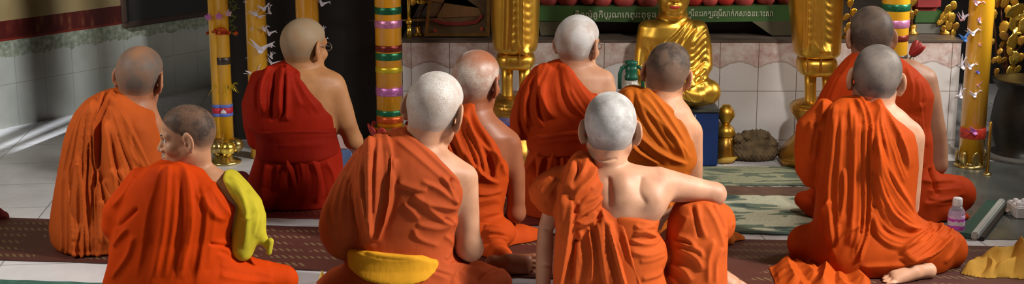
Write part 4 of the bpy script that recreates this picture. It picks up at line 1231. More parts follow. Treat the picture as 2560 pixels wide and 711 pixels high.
def floor_mat():
    m, nt, b = new_mat('floor_tiles')
    tc = N(nt, 'ShaderNodeTexCoord')
    mp = N(nt, 'ShaderNodeMapping'); mp.inputs['Rotation'].default_value = (0, 0, R(-6)); mp.inputs['Location'].default_value = (.1, .12, 0)
    nt.links.new(tc.outputs['Object'], mp.inputs[0])
    br = N(nt, 'ShaderNodeTexBrick', Scale=1.0); br.offset = 0; br.inputs['Brick Width'].default_value = .4; br.inputs['Row Height'].default_value = .4
    br.inputs['Mortar Size'].default_value = .003; br.inputs['Mortar Smooth'].default_value = .2
    br.inputs['Color1'].default_value = (.76, .77, .80, 1); br.inputs['Color2'].default_value = (.70, .71, .75, 1); br.inputs['Mortar'].default_value = (.30, .30, .31, 1)
    nt.links.new(mp.outputs[0], br.inputs['Vector'])
    n = N(nt, 'ShaderNodeTexNoise', Scale=3.0, Detail=8.0, Roughness=.65, Distortion=.6); nt.links.new(tc.outputs['Object'], n.inputs['Vector'])
    r = ramp(nt, n.outputs['Fac'], [(.3, (.74, .73, .72)), (.7, (1, 1, 1))])
    nt.links.new(mixc(nt, 1.0, br.outputs['Color'], r.outputs[0], 'MULTIPLY'), b.inputs['Base Color'])
    r2 = ramp(nt, n.outputs['Fac'], [(.3, (.34,) * 3), (.7, (.2,) * 3)]); nt.links.new(r2.outputs[0], b.inputs['Roughness'])
    return m


def dado_mat():
    """side wall: pale glazed tiles with a mottled green scalloped head, figured maroon band, ochre plaster"""
    m, nt, b = new_mat('side_wall')
    tc = N(nt, 'ShaderNodeTexCoord'); sp = N(nt, 'ShaderNodeSeparateXYZ'); nt.links.new(tc.outputs['Object'], sp.inputs[0])
    u, z = sp.outputs[0], sp.outputs[2]
    n = N(nt, 'ShaderNodeTexNoise', Scale=40.0, Detail=6.0); nt.links.new(tc.outputs['Object'], n.inputs['Vector'])
    n2 = N(nt, 'ShaderNodeTexNoise', Scale=6.0, Detail=4.0); nt.links.new(tc.outputs['Object'], n2.inputs['Vector'])
    tile = ramp(nt, n2.outputs['Fac'], [(.3, (.32, .33, .29)), (.7, (.41, .42, .38))])
    green = ramp(nt, n.outputs['Fac'], [(.35, (.16, .19, .13)), (.55, (.27, .29, .22)), (.7, (.40, .41, .35))])
    sc = math_n(nt, 'ABSOLUTE', math_n(nt, 'SINE', math_n(nt, 'MULTIPLY', u, math.pi / .18)))
    edge = math_n(nt, 'ADD', math_n(nt, 'MULTIPLY', sc, .012), math_n(nt, 'MULTIPLY', n.outputs['Fac'], .045))
    top = math_n(nt, 'GREATER_THAN', z, math_n(nt, 'ADD', edge, .335))
    c = mixc(nt, top, tile.outputs[0], green.outputs[0])
    gx = math_n(nt, 'LESS_THAN', math_n(nt, 'PINGPONG', u, .09), .0012)
    gz = math_n(nt, 'LESS_THAN', math_n(nt, 'ABSOLUTE', math_n(nt, 'SUBTRACT', z, .225)), .0015)
    c = mixc(nt, math_n(nt, 'MAXIMUM', gx, gz), c, (.22, .22, .18))
    v = N(nt, 'ShaderNodeTexVoronoi', Scale=1.0); mp = N(nt, 'ShaderNodeMapping'); mp.inputs['Scale'].default_value = (28, 28, 11)
    nt.links.new(tc.outputs['Object'], mp.inputs[0]); nt.links.new(mp.outputs[0], v.inputs['Vector'])
    band = ramp(nt, v.outputs['Distance'], [(.0, (.16, .085, .03)), (.3, (.12, .02, .012)), (.6, (.07, .01, .008))])
    c = mixc(nt, math_n(nt, 'GREATER_THAN', z, .452), c, band.outputs[0])
    pl = ramp(nt, n2.outputs['Fac'], [(.3, (.26, .185, .08)), (.7, (.34, .26, .13))])
    c = mixc(nt, math_n(nt, 'GREATER_THAN', z, .553), c, pl.outputs[0])
    rim = math_n(nt, 'LESS_THAN', math_n(nt, 'ABSOLUTE', math_n(nt, 'SUBTRACT', z, .455)), .006)
    c = mixc(nt, rim, c, (.16, .02, .012))
    nt.links.new(c, b.inputs['Base Color'])
    b.inputs['Roughness'].default_value = .35
    return m


def altar_tile():
    m, nt, b = new_mat('altar_tiles')
    tc = N(nt, 'ShaderNodeTexCoord'); sp = N(nt, 'ShaderNodeSeparateXYZ'); nt.links.new(tc.outputs['Object'], sp.inputs[0])
    u, z = sp.outputs[0], sp.outputs[2]
    n = N(nt, 'ShaderNodeTexNoise', Scale=26.0, Detail=7.0, Roughness=.65); nt.links.new(tc.outputs['Object'], n.inputs['Vector'])
    n2 = N(nt, 'ShaderNodeTexNoise', Scale=3.5, Detail=5.0); nt.links.new(tc.outputs['Object'], n2.inputs['Vector'])
    n3 = N(nt, 'ShaderNodeTexNoise', Scale=120.0, Detail=2.0); nt.links.new(tc.outputs['Object'], n3.inputs['Vector'])
    tile = ramp(nt, n2.outputs['Fac'], [(.3, (.58, .56, .55)), (.7, (.70, .69, .70))])
    fl = math_n(nt, 'GREATER_THAN', n3.outputs['Fac'], .70)
    c0 = mixc(nt, math_n(nt, 'MULTIPLY', fl, .45), tile.outputs[0], (.26, .22, .19))
    pink = ramp(nt, n.outputs['Fac'], [(.30, (.42, .27, .24)), (.45, (.52, .41, .38)), (.62, (.62, .56, .54))])
    W = .181
    s = math_n(nt, 'ABSOLUTE', math_n(nt, 'SINE', math_n(nt, 'MULTIPLY', u, math.pi / W)))
    edge = math_n(nt, 'ADD', math_n(nt, 'MULTIPLY', s, .030), math_n(nt, 'MULTIPLY', n.outputs['Fac'], .03))
    top = math_n(nt, 'GREATER_THAN', z, math_n(nt, 'ADD', edge, .400))
    c = mixc(nt, top, c0, pink.outputs[0])
    d = math_n(nt, 'SUBTRACT', z, math_n(nt, 'ADD', edge, .400))
    ln = math_n(nt, 'LESS_THAN', math_n(nt, 'ABSOLUTE', d), .004)
    c = mixc(nt, math_n(nt, 'MULTIPLY', ln, .6), c, (.30, .20, .17))
    gx = math_n(nt, 'LESS_THAN', math_n(nt, 'PINGPONG', u, W / 2), .0016)
    gz = math_n(nt, 'LESS_THAN', math_n(nt, 'PINGPONG', math_n(nt, 'SUBTRACT', z, .069), .118), .0016)
    c = mixc(nt, math_n(nt, 'MAXIMUM', gx, gz), c, (.17, .13, .10))
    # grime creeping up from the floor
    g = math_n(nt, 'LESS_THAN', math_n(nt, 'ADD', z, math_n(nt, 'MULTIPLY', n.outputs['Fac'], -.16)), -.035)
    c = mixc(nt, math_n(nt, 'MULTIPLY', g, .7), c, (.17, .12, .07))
    nt.links.new(c, b.inputs['Base Color'])
    b.inputs['Roughness'].default_value = .3
    return m


def weave_mat(name, ground, line, dash, row=.042, gap=.5):
    """plaited reed mat: thin lines along it and rows of slanting pale dashes"""
    m, nt, b = new_mat(name)
    tc = N(nt, 'ShaderNodeTexCoord'); sp = N(nt, 'ShaderNodeSeparateXYZ'); nt.links.new(tc.outputs['Object'], sp.inputs[0])
    x, y = sp.outputs[0], sp.outputs[1]
    n = N(nt, 'ShaderNodeTexNoise', Scale=3.0, Detail=5.0); nt.links.new(tc.outputs['Object'], n.inputs['Vector'])
    w = N(nt, 'ShaderNodeTexNoise', Scale=7.0, Detail=3.0); nt.links.new(tc.outputs['Object'], w.inputs['Vector'])
    yy = math_n(nt, 'ADD', y, math_n(nt, 'MULTIPLY', w.outputs['Fac'], .006))
    fy = math_n(nt, 'FRACT', math_n(nt, 'DIVIDE', yy, row * 2))
    ln = math_n(nt, 'GREATER_THAN', math_n(nt, 'SINE', math_n(nt, 'MULTIPLY', yy, 2 * math.pi / (row * .28))), .35)
    c = mixc(nt, ln, ground, line)
    sl = math_n(nt, 'ADD', x, math_n(nt, 'MULTIPLY', y, .7))
    ds = math_n(nt, 'LESS_THAN', math_n(nt, 'FRACT', math_n(nt, 'DIVIDE', sl, .026)), .48)
    inrow = math_n(nt, 'LESS_THAN', math_n(nt, 'ABSOLUTE', math_n(nt, 'SUBTRACT', fy, .5)), .19)
    nb = N(nt, 'ShaderNodeTexNoise', Scale=5.0, Detail=1.0); nt.links.new(tc.outputs['Object'], nb.inputs['Vector'])
    blk = math_n(nt, 'GREATER_THAN', nb.outputs['Fac'], .46)
    f = math_n(nt, 'MULTIPLY', math_n(nt, 'MULTIPLY', ds, inrow), blk)
    c = mixc(nt, math_n(nt, 'MULTIPLY', f, .85), c, dash)
    r = ramp(nt, n.outputs['Fac'], [(.3, (.7, .7, .7)), (.7, (1, 1, 1))])
    nt.links.new(mixc(nt, 1.0, c, r.outputs[0], 'MULTIPLY'), b.inputs['Base Color'])
    b.inputs['Roughness'].default_value = .55
    return m


def floral_mat(name, ground, leaf, dark, sc=7.0):
    m, nt, b = new_mat(name)
    tc = N(nt, 'ShaderNodeTexCoord')
    mp = N(nt, 'ShaderNodeMapping'); mp.inputs['Scale'].default_value = (.38, 1, 1); nt.links.new(tc.outputs['Object'], mp.inputs[0])
    n = N(nt, 'ShaderNodeTexNoise', Scale=sc, Detail=2.5, Distortion=.9); nt.links.new(mp.outputs[0], n.inputs['Vector'])
    v = N(nt, 'ShaderNodeTexVoronoi', Scale=sc * 1.1); v.feature = 'SMOOTH_F1'; nt.links.new(tc.outputs['Object'], v.inputs['Vector'])
    n2 = N(nt, 'ShaderNodeTexNoise', Scale=260.0); nt.links.new(tc.outputs['Object'], n2.inputs['Vector'])
    r = ramp(nt, n.outputs['Fac'], [(.0, dark), (.40, leaf), (.47, ground), (.60, ground), (.63, leaf), (.72, dark)], 'CONSTANT')
    r2 = ramp(nt, v.outputs['Distance'], [(.0, dark), (.12, leaf), (.22, (1, 1, 1))], 'CONSTANT')
    c = r.outputs[0]
    r3 = ramp(nt, n2.outputs['Fac'], [(.35, (.6, .6, .6)), (.65, (1, 1, 1))])
    nt.links.new(mixc(nt, 1.0, c, r3.outputs[0], 'MULTIPLY'), b.inputs['Base Color'])
    b.inputs['Roughness'].default_value = .9
    return m


def rock_mat():
    return simple('mossy_earth', (.13, .09, .045), .9, 0, .6, 22, .6, 70)


gold = simple('gold_leaf', (.74, .43, .060), .36, .93, .10, 9, .12, 40)
gold_dk = simple('gold_tarnished', (.52, .27, .045), .32, .9, .25, 14, .2, 60)
gold_br = simple('gold_foil', (.95, .68, .12), .2, .95, .08, 9, .3, 90)
brass = simple('aged_brass', (.50, .38, .14), .25, .95, .25, 18, .15, 60)
wax = simple('candle_wax', (.90, .47, .022), .28, 0, .05, 3, .03, 40, .5, .6)
wax_or = simple('candle_wax_amber', (.85, .38, .014), .28, 0, .05, 3, .03, 40, .5, .6)
dark_wood = simple('dark_wood', (.035, .022, .014), .6, 0, .3, 6)
black = simple('black_and_shade', (.012, .010, .009), .5, 0, .3, 6)  # plain black, also colours in the unlit back wall and throne gap
paper = simple('white_paper', (.80, .78, .82), .7, 0, .04)
red_petal = simple('red_petal', (.36, .018, .015), .5, 0, .25, 12)

# ---- shell
bm = bmesh.new(); box(bm, (0, 5, -.05), (12, 14, .1)); struct(bm_obj('floor', bm, floor_mat()))
bm = bmesh.new(); box(bm, (0, 5, 3.65), (12, 14, .1)); struct(bm_obj('ceiling', bm, simple('ceiling_plaster', (.30, .24, .17), .8)))
hallw = simple('hall_plaster', (.30, .23, .13), .8)
bm = bmesh.new(); WX = 2.70
box(bm, (WX, .05, 1.8), (.1, 4.1, 3.6)); box(bm, (WX, 4.675, 1.8), (.1, 1.13, 3.6)); box(bm, (WX, 3.105, 3.5), (.1, 2.01, .2))  # added openings, edges placed to shape the lamp light from the right
box(bm, (WX, 5.9, .45), (.1, 1.32, .9)); box(bm, (WX, 5.9, 3.0), (.1, 1.32, 1.2)); box(bm, (WX, 6.8, 1.8), (.1, .5, 3.6))
struct(bm_obj('wall_right', bm, hallw))
bm = bmesh.new(); box(bm, (0, -1.95, 1.8), (12, .1, 3.6)); struct(bm_obj('wall_front', bm, hallw))
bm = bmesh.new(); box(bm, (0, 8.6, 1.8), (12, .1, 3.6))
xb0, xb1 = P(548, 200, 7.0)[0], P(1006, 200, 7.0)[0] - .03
box(bm, ((xb0 + xb1) / 2, 7.02, 1.8), (xb1 - xb0, .06, 3.6)); struct(bm_obj('wall_back_shade_panel', bm, black))  # back wall and nearer panel coloured black to stand in for unlit depth
w0, w1 = G(0, 324), G(300, 263)
wd = (w1 - w0); wd /= np.linalg.norm(wd)
ang = math.atan2(wd[1], wd[0])
wn = np.array([-wd[1], wd[0], 0])
a0 = w0 - wd * 4.2
bm = bmesh.new(); box(bm, (3.25, .05, 1.8), (6.5, .1, 3.6))
o = bm_obj('wall_left', bm, dado_mat()); o.location = (a0[0], a0[1], 0); o.rotation_euler = (0, 0, ang); struct(o)


def along(px):
    """distance along the side wall where the sight line px crosses it"""
    d = ray(px, 200)
    A = np.array([[d[0], -wd[0]], [d[1], -wd[1]]]); t = np.linalg.solve(A, a0[:2]); return t[1]


bm = bmesh.new()
u0, u1 = along(321), along(640)
zb = .455
box(bm, ((u0 + u1) / 2, -.004, zb + .75), (u1 - u0, .02, 1.5))
o = struct(bm_obj('window_1', bm, black)); o.parent = None; o.location = (a0[0], a0[1], 0); o.rotation_euler = (0, 0, ang)
bm = bmesh.new()
box(bm, ((u0 + u1) / 2, -.010, zb - .012), (u1 - u0 + .04, .03, .03)); box(bm, (u0 - .012, -.010, zb + .75), (.022, .03, 1.5))
fr = bm_obj('frame', bm, simple('window_wood', (.035, .016, .008), .7), o, bevel=.004)

bm = bmesh.new(); box(bm, (-2.56, 5.27, 1.8), (.08, .9, 3.6)); struct(bm_obj('light_block_left', bm, hallw))  # added out of view, keeps the left lamps off the back floor

bm = bmesh.new(); box(bm, (.5, 5.6, 2.55), (.04, .6, 2.1)); box(bm, (.5, 6.2, 2.3), (.04, .6, 2.6)); struct(bm_obj('light_block_panel', bm, hallw))  # added panels above the view, keep the assumed right light off the left wall

# ---- floor coverings
def flat(name, corners, mat, th=.006, lift=0.0):
    c = [G(*p) for p in corners]
    o0 = sum(c) / 4
    e = c[1] - c[0]; an = math.atan2(e[1], e[0])
    Rm = np.array(Matrix.Rotation(-an, 3, 'Z'))
    q = [Rm @ (p - o0) for p in c]
    bm = bmesh.new()
    n = 40; grid = []
    for zz in (0, th):
        lay = []
        for j in range(5):
            row = []
            for i in range(n + 1):
                u, v = i / n, j / 4
                p = (q[0] * (1 - u) + q[1] * u) * (1 - v) + (q[3] * (1 - u) + q[2] * u) * v
                edge = .003 * math.sin(i * 1.7 + j) if j in (0, 4) else 0
                row.append(bm.verts.new((p[0], p[1] + edge, zz + lift)))
            lay.append(row)
        grid.append(lay)
    for L, fl in ((grid[0], True), (grid[1], False)):
        for j in range(4):
            for i in range(n):
                vs = (L[j][i], L[j][i + 1], L[j + 1][i + 1], L[j + 1][i]); bm.faces.new(vs[::-1] if fl else vs)
    b_, t_ = grid
    rim = [(0, i) for i in range(n + 1)] + [(j, n) for j in range(1, 5)] + [(4, i) for i in range(n - 1, -1, -1)] + [(j, 0) for j in range(3, 0, -1)]
    for (j0, i0), (j1, i1) in zip(rim, rim[1:] + rim[:1]):
        bm.faces.new((b_[j0][i0], b_[j1][i1], t_[j1][i1], t_[j0][i0]))
    o = bm_obj(name, bm, mat); o.location = (o0[0], o0[1], 0); o.rotation_euler = (0, 0, an)
    return o


reed = weave_mat('reed_maroon', (.060, .014, .010), (.095, .028, .018), (.17, .105, .05))
tag(flat('floor_mat', [(-250, 541), (2760, 628), (2760, 745), (-250, 644)], reed), 'long maroon reed mat with pale dashed rows running across under the front row', 'mat')
tag(flat('floor_mat', [(640, 482), (1560, 508), (1560, 572), (640, 545)], weave_mat('reed_red', (.16, .014, .010), (.22, .03, .02), (.30, .10, .05))), 'red mat under the kneeling person in the deep red robe', 'mat')
tag(flat('floor_mat', [(-140, 699), (930, 734), (930, 905), (-140, 880)], simple('mat_green', (.03, .10, .075), .8, 0, .3, 20)), 'dark green mat at the bottom left corner under the novice', 'mat')
tag(flat('floor_mat', [(1690, 467), (2440, 474), (2440, 496), (1690, 490)], simple('mat_brown', (.10, .05, .03), .7, 0, .35, 14), .004), 'narrow brown mat between the two green flowered rugs', 'mat')
g1 = floral_mat('rug_flowered', (.50, .50, .36), (.15, .20, .14), (.045, .08, .07), 7)
tag(flat('rug', [(1690, 490), (2340, 498), (2340, 604), (1690, 580)], g1, .006), 'pale green flowered rug with dark leaves, nearer of the two rugs before the altar', 'rug')
tag(flat('rug', [(1752, 419), (2060, 421), (2072, 467), (1728, 466)], floral_mat('rug_pale', (.30, .31, .19), (.12, .15, .10), (.10, .13, .09), 9), .006), 'faded green rug nearest the foot of the altar', 'rug')

dk = simple('dark_floor_gloss', (.10, .11, .105), .22, 0, .3, 5)
struct(flat('floor_right_dark', [(2325, 405), (2800, 405), (2800, 606), (2352, 598)], dk, .003))  # thin darker slab laid over the right-hand floor

# ---- altar
AY = 6.67
xl, xr = P(1008, 250, AY)[0], P(2394, 250, AY)[0]
zt = P(1700, 100, AY)[2]
alt = empty('altar', ((xl + xr) / 2, AY + .9, 0)); tag(alt, 'long low altar faced with pink-topped white tiles behind the seated people', 'altar')
hw = (xr - xl) / 2
bm = bmesh.new(); box(bm, (0, 0, (zt - .012) / 2), (2 * hw, 1.8, zt - .012)); fo = bm_obj('tiled_front', bm, altar_tile(), alt)
bm = bmesh.new(); box(bm, (0, 0, zt - .006), (2 * hw + .012, 1.812, .012)); bm_obj('altar_top', bm, simple('altar_ledge', (.09, .065, .05), .5, 0, .3), alt, bevel=.003)


def on_altar(px, Y, lift=0.0):
    p = P(px, 100, Y); return np.array([p[0], Y, zt + lift])


# mound at the altar foot
S = Sculpt(6.56, .002)
for x_, y_, rx, rz, w_ in ((1862, 372, 36, 34, .0), (1890, 362, 44, 38, 0), (1920, 376, 26, 26, 0), (1886, 384, 54, 20, .02), (1846, 384, 20, 20, .0), (1868, 340, 16, 12, 0), (1908, 338, 14, 11, 0), (1930, 356, 14, 10, 0), (1844, 346, 14, 11, 0)):
    S.ell('m', x_, y_, w_, rx, rz, .05, .008)
V, Q = S.mesh('m', .006)
nn = vnormals(V, Q)
V = V + nn * (.004 * np.sin(V[:, :1] * 310) * np.sin(V[:, 2:3] * 270 + 1) + .003 * np.sin(V[:, :1] * 700 + V[:, 2:3] * 500))
b0 = P(1885, 380, 6.56); b0[2] = 0
o = mk('earth_mound', V, Q, rock_mat(), None, b0); o.location = b0; tag(o, 'brown mossy earth mound heaped against the altar tiles', 'mound')

# ---- big lotus throne on the altar
TY = 6.78
thr = empty('lotus_throne', on_altar(1670, TY)); tag(thr, 'dark lotus throne with a green lettered band and red petals on the altar', 'throne')
TO = np.array(thr.location)


def TP(px, py, Y=TY): return Vector(P(px, py, Y) - TO)


green = simple('green_band', (.030, .085, .018), .5, 0, .25, 6)
olive = simple('olive_stone', (.075, .065, .032), .7, 0, .4, 8)


def slab(name, pts, depth, mat, parent, bevel=0.0, mapper=TP, Y=TY):
    """outline extruded backwards from distance Y"""
    bm = bmesh.new()
    fr_ = [bm.verts.new(mapper(a, b, Y)) for a, b in pts]; bk = [bm.verts.new(v.co + Vector((0, depth, 0))) for v in fr_]
    bm.faces.new(fr_); bm.faces.new(bk[::-1])
    for i in range(len(pts)):
        j = (i + 1) % len(pts); bm.faces.new((fr_[i], bk[i], bk[j], fr_[j]))
    return bm_obj(name, bm, mat, parent, bevel=bevel)


slab('lettered_band', [(1338, 16), (1668, 20), (2006, 14), (2006, 52), (1670, 57), (1338, 52)], .5, green, thr, .004)
slab('plinth', [(1345, 54), (1402, 54), (1392, 89), (1352, 89)], .45, olive, thr)
slab('plinth', [(1880, 54), (2000, 52), (2000, 89), (1930, 89)], .45, olive, thr)
slab('recess', [(1395, 54), (1890, 54), (1930, 79), (1390, 79)], .3, black, thr, Y=TY + .16)  # black slab, the shade of the gap put in as colour
slab('seat_block', [(1345, -60), (2000, -60), (2000, 16), (1345, 16)], .3, simple('throne_red', (.10, .008, .008), .7, 0, .3), thr, Y=TY + .12)
pet = simple('petal_pink_red', (.30, .035, .03), .6, 0, .4, 16)
for px_, wd_ in ((1372, 30), (1420, 34), (1470, 26), (1505, 32), (1560, 34), (1618, 34), (1735, 30), (1775, 28), (1815, 30), (1860, 34), (1915, 32), (1965, 30)):
    bm = bmesh.new()
    c_ = TP(px_, -2 - rnd.random() * 6, TY + .07)
    w_ = wd_ / SC(0, TY)
    bmesh.ops.create_uvsphere(bm, u_segments=20, v_segments=12, radius=1, matrix=Matrix.Translation(c_) @ Matrix.Diagonal((w_ * .8, .04, w_ * .75, 1)))
    for v in bm.verts:
        d = (v.co.z - c_.z) / (w_ * .85)
        if d > 0: v.co.x = c_.x + (v.co.x - c_.x) * (1 - .35 * d)
    bm_obj('petal', bm, pet if rnd.random() < .6 else red_petal, thr, smooth=True)


def khmer(txt, px0, px1, py, h, name='inscription'):
    cu = bpy.data.curves.new('lettering', 'FONT'); cu.body = txt; cu.size = 1.0; cu.extrude = .004
    t = bpy.data.objects.new('lettering', cu); COL.objects.link(t)
    bpy.context.view_layer.update()
    dg = bpy.context.evaluated_depsgraph_get()
    me = bpy.data.meshes.new_from_object(t.evaluated_get(dg))
    bpy.data.objects.remove(t); bpy.data.curves.remove(cu)
    co_ = np.array([v.co[:] for v in me.vertices])
    lo, hi = co_.min(0), co_.max(0)
    a, b_ = TP(px0, py), TP(px1, py)
    sx = (b_.x - a.x) / (hi[0] - lo[0]); sy = h / SC(py, TY) / (hi[1] - lo[1])
    for v in me.vertices:
        x, y, z = v.co
        v.co = (a.x + (x - lo[0]) * sx, a.y - .0015 - (z + .004) * .2, a.z + (y - (lo[1] + hi[1]) / 2) * sy)
    me.materials.clear(); me.materials.append(simple(name + '_paint', (.50, .52, .38), .6, 0, .1))
    link(bpy.data.objects.new(name, me), thr)


khmer('ពិលារំគូកិប្រុណេកព្រះពុទ្ធ', 1438, 1640, 37, 24)
khmer('ត្រីនះរកត្រូវគ្រីសាក់កសាងនោះសា', 1722, 1932, 34, 24)

# ---- framed picture leaning at the back of the altar
FY = 6.74
pic = empty('framed_picture', on_altar(1142, FY)); tag(pic, 'dim gilt-framed painting of a seated figure leaning on the altar', 'picture')
PO = np.array(pic.location)
PP = lambda a, b, Y=FY: Vector(P(a, b, Y) - PO)
frm = simple('picture_gilt', (.30, .17, .05), .35, .6, .3, 20)
for q in ([(1060, 91), (1224, 91), (1217, 84), (1068, 84)], [(1060, 91), (1068, 84), (1086, -60), (1078, -60)], [(1224, 91), (1217, 84), (1217, -60), (1224, -60)]):
    slab('frame_bar', q, .03, frm, pic, 0, PP, FY)
slab('canvas', [(1066, 90), (1219, 90), (1219, -60), (1084, -60)], .012, simple('canvas_brown', (.14, .085, .035), .6, 0, .4, 10), pic, 0, PP, FY + .012)
slab('painted_robe', [(1092, 42), (1110, 10), (1125, -30), (1160, -50), (925, -20), (1196, 20), (1206, 40), (920, 52), (1120, 54)], .004, simple('paint_ochre', (.20, .10, .03), .6, 0, .3), pic, 0, PP, FY + .008)
slab('painted_sash', [(1082, 46), (1110, 54), (1150, 56), (1190, 50), (1206, 34), (1206, 44), (1190, 60), (1150, 64), (1110, 62), (1084, 54)], .004, simple('paint_red', (.22, .018, .014), .6), pic, 0, PP, FY + .004)
for cx_, cy_ in ((1088, 76), (1204, 72)):
    slab('painted_flower', [(cx_ + 5 * math.cos(a), cy_ + 5 * math.sin(a)) for a in [k * math.pi / 4 for k in range(8)]], .004, simple('paint_coral', (.42, .06, .03), .6), pic, 0, PP, FY + .004)

# ---- gilded standing figures
def standing(px_c, rows, hem, legs, ped, label, flip):
    D = 6.47
    S = Sculpt(D, .002)
    S.loft('r', rows, 0, n=2.6)
    for A_, B_, n_ in ([([(rows[0][1] + 8, -70), (rows[0][1] + 30, 20), (rows[0][1] + 60, 128)], [(rows[0][2] - 12, -110), (rows[0][2] - 18, 30), (rows[0][2] - 22, 124)], 9)]):
        pass
    x0, x1 = rows[-1][1], rows[-1][2]
    for i in range(13):
        y0 = -110 + i * 20
        if flip: pts = [(x0 + 34, y0 - 26), (x0 + 58, y0 + 12), (x1 - 34, y0 + 58), (x1 - 16, y0 + 76)]
        else: pts = [(x0 + 44, y0 - 26), (x0 + 66, y0 + 12), (x1 - 36, y0 + 58), (x1 - 16, y0 + 76)]
        pts = [(a, min(b, 128)) for a, b in pts]
        if pts[0][1] < 118: S.stroke('r', pts, 3.6, 5, 10, (.1, .15))
    S.stroke('r', [(x0 + 36, -100), (x0 + 37, 20), (x0 + 34, 128)], 4, 4, 4, (.02, .02))
    S.stroke('r', [(x0 + 26, -100), (x0 + 25, 20), (x0 + 22, 128)], 3, 5, 4, (.02, .02))
    base = P(px_c, 400, D); base[2] = 0
    root = empty('standing_statue', base); tag(root, label, 'statue')
    V, Q = S.mesh('r', .007); mk('robe', V, Q, gold, root, base)
    S.loft('h', hem, 0, n=3.2); V, Q = S.mesh('h', .006)
    mk('hem', V, Q, gold, root, base)
    bm = bmesh.new(); Lb = Vector(base)
    for (a, b_, y) in ((hem[0][1] + 26, 0, hem[0][0]), (hem[0][2] - 38, 0, hem[0][0])):
        bm = bmesh.new(); tube(bm, [Vector(S.pt(a, hem[0][0] + 6, .115)) - Lb, Vector(S.pt(a, hem[-1][0] - 4, .115)) - Lb], .004, 6)
        bm_obj('hem_seam', bm, gold_dk, root)
    for a, b_ in legs:
        bm = bmesh.new()
        p0 = Vector(S.pt(a, hem[-1][0] - 8, .02)) - Lb; p1 = Vector(S.pt(a, b_, .02)) - Lb
        r = S.rad(15, 200)
        tube(bm, [p0, p0.lerp(p1, .5), p1, p1 + Vector((0, 0, -.02))], [r * 1.05, r * .95, r * .95, r * 1.3], 20)
        tube(bm, [p1 + Vector((0, .01, -.03)), p1 + Vector((0, -.05, -.04)), p1 + Vector((0, -.09, -.05))], [r * 1.2, r * 1.1, r * .7], 14)
        bm_obj('leg', bm, gold, root, smooth=True)
    bm = bmesh.new()
    prof = []
    for y, rp in ped: prof.append((S.rad(rp, y), max(.0, S.pt(px_c, y)[2])))
    prof[-1] = (prof[-1][0], 0.0)
    lathe(bm, [(0.0, prof[0][1])] + prof + [(0.0, 0.0)], n=8)
    bmesh.ops.rotate(bm, verts=bm.verts, cent=(0, 0, 0), matrix=Matrix.Rotation(R(22.5), 3, 'Z'))
    bm_obj('pedestal', bm, gold_dk, root, bevel=.008, seg=3, smooth=True)
    return root


standing(1288, [(-120, 1222, 1354, 0, .11), (0, 1226, 1350, 0, .11), (60, 1228, 1348, 0, .11), (100, 1230, 1346, 0, .11), (131, 1236, 1341, .0, .105)], [(130, 1240, 1338, .0, .098), (150, 1240, 1338, 0, .10), (170, 1243, 1335, .0, .095)],
         [(1268, 240), (1312, 240)], [(236, 46), (252, 70), (272, 78), (290, 62), (306, 50), (330, 62), (360, 86), (385, 92), (402, 88)], 'gilded standing statue behind the bald person, only its fluted robe and legs in view', False)
standing(2042, [(-120, 1966, 2112, 0, .115), (0, 1972, 2106, 0, .115), (60, 1978, 2103, 0, .115), (110, 1983, 2100, 0, .115), (142, 1988, 2097, .0, .11)], [(141, 1993, 2091, .0, .10), (165, 1993, 2090, 0, .103), (187, 1996, 2088, .0, .098)],
         [(2026, 252), (2070, 252)], [(250, 50), (258, 72), (274, 79), (296, 62), (314, 50), (340, 62), (372, 92), (392, 100), (404, 96)], 'gilded standing statue right of the bare altar tiles, pedestal spreading onto the floor', True)


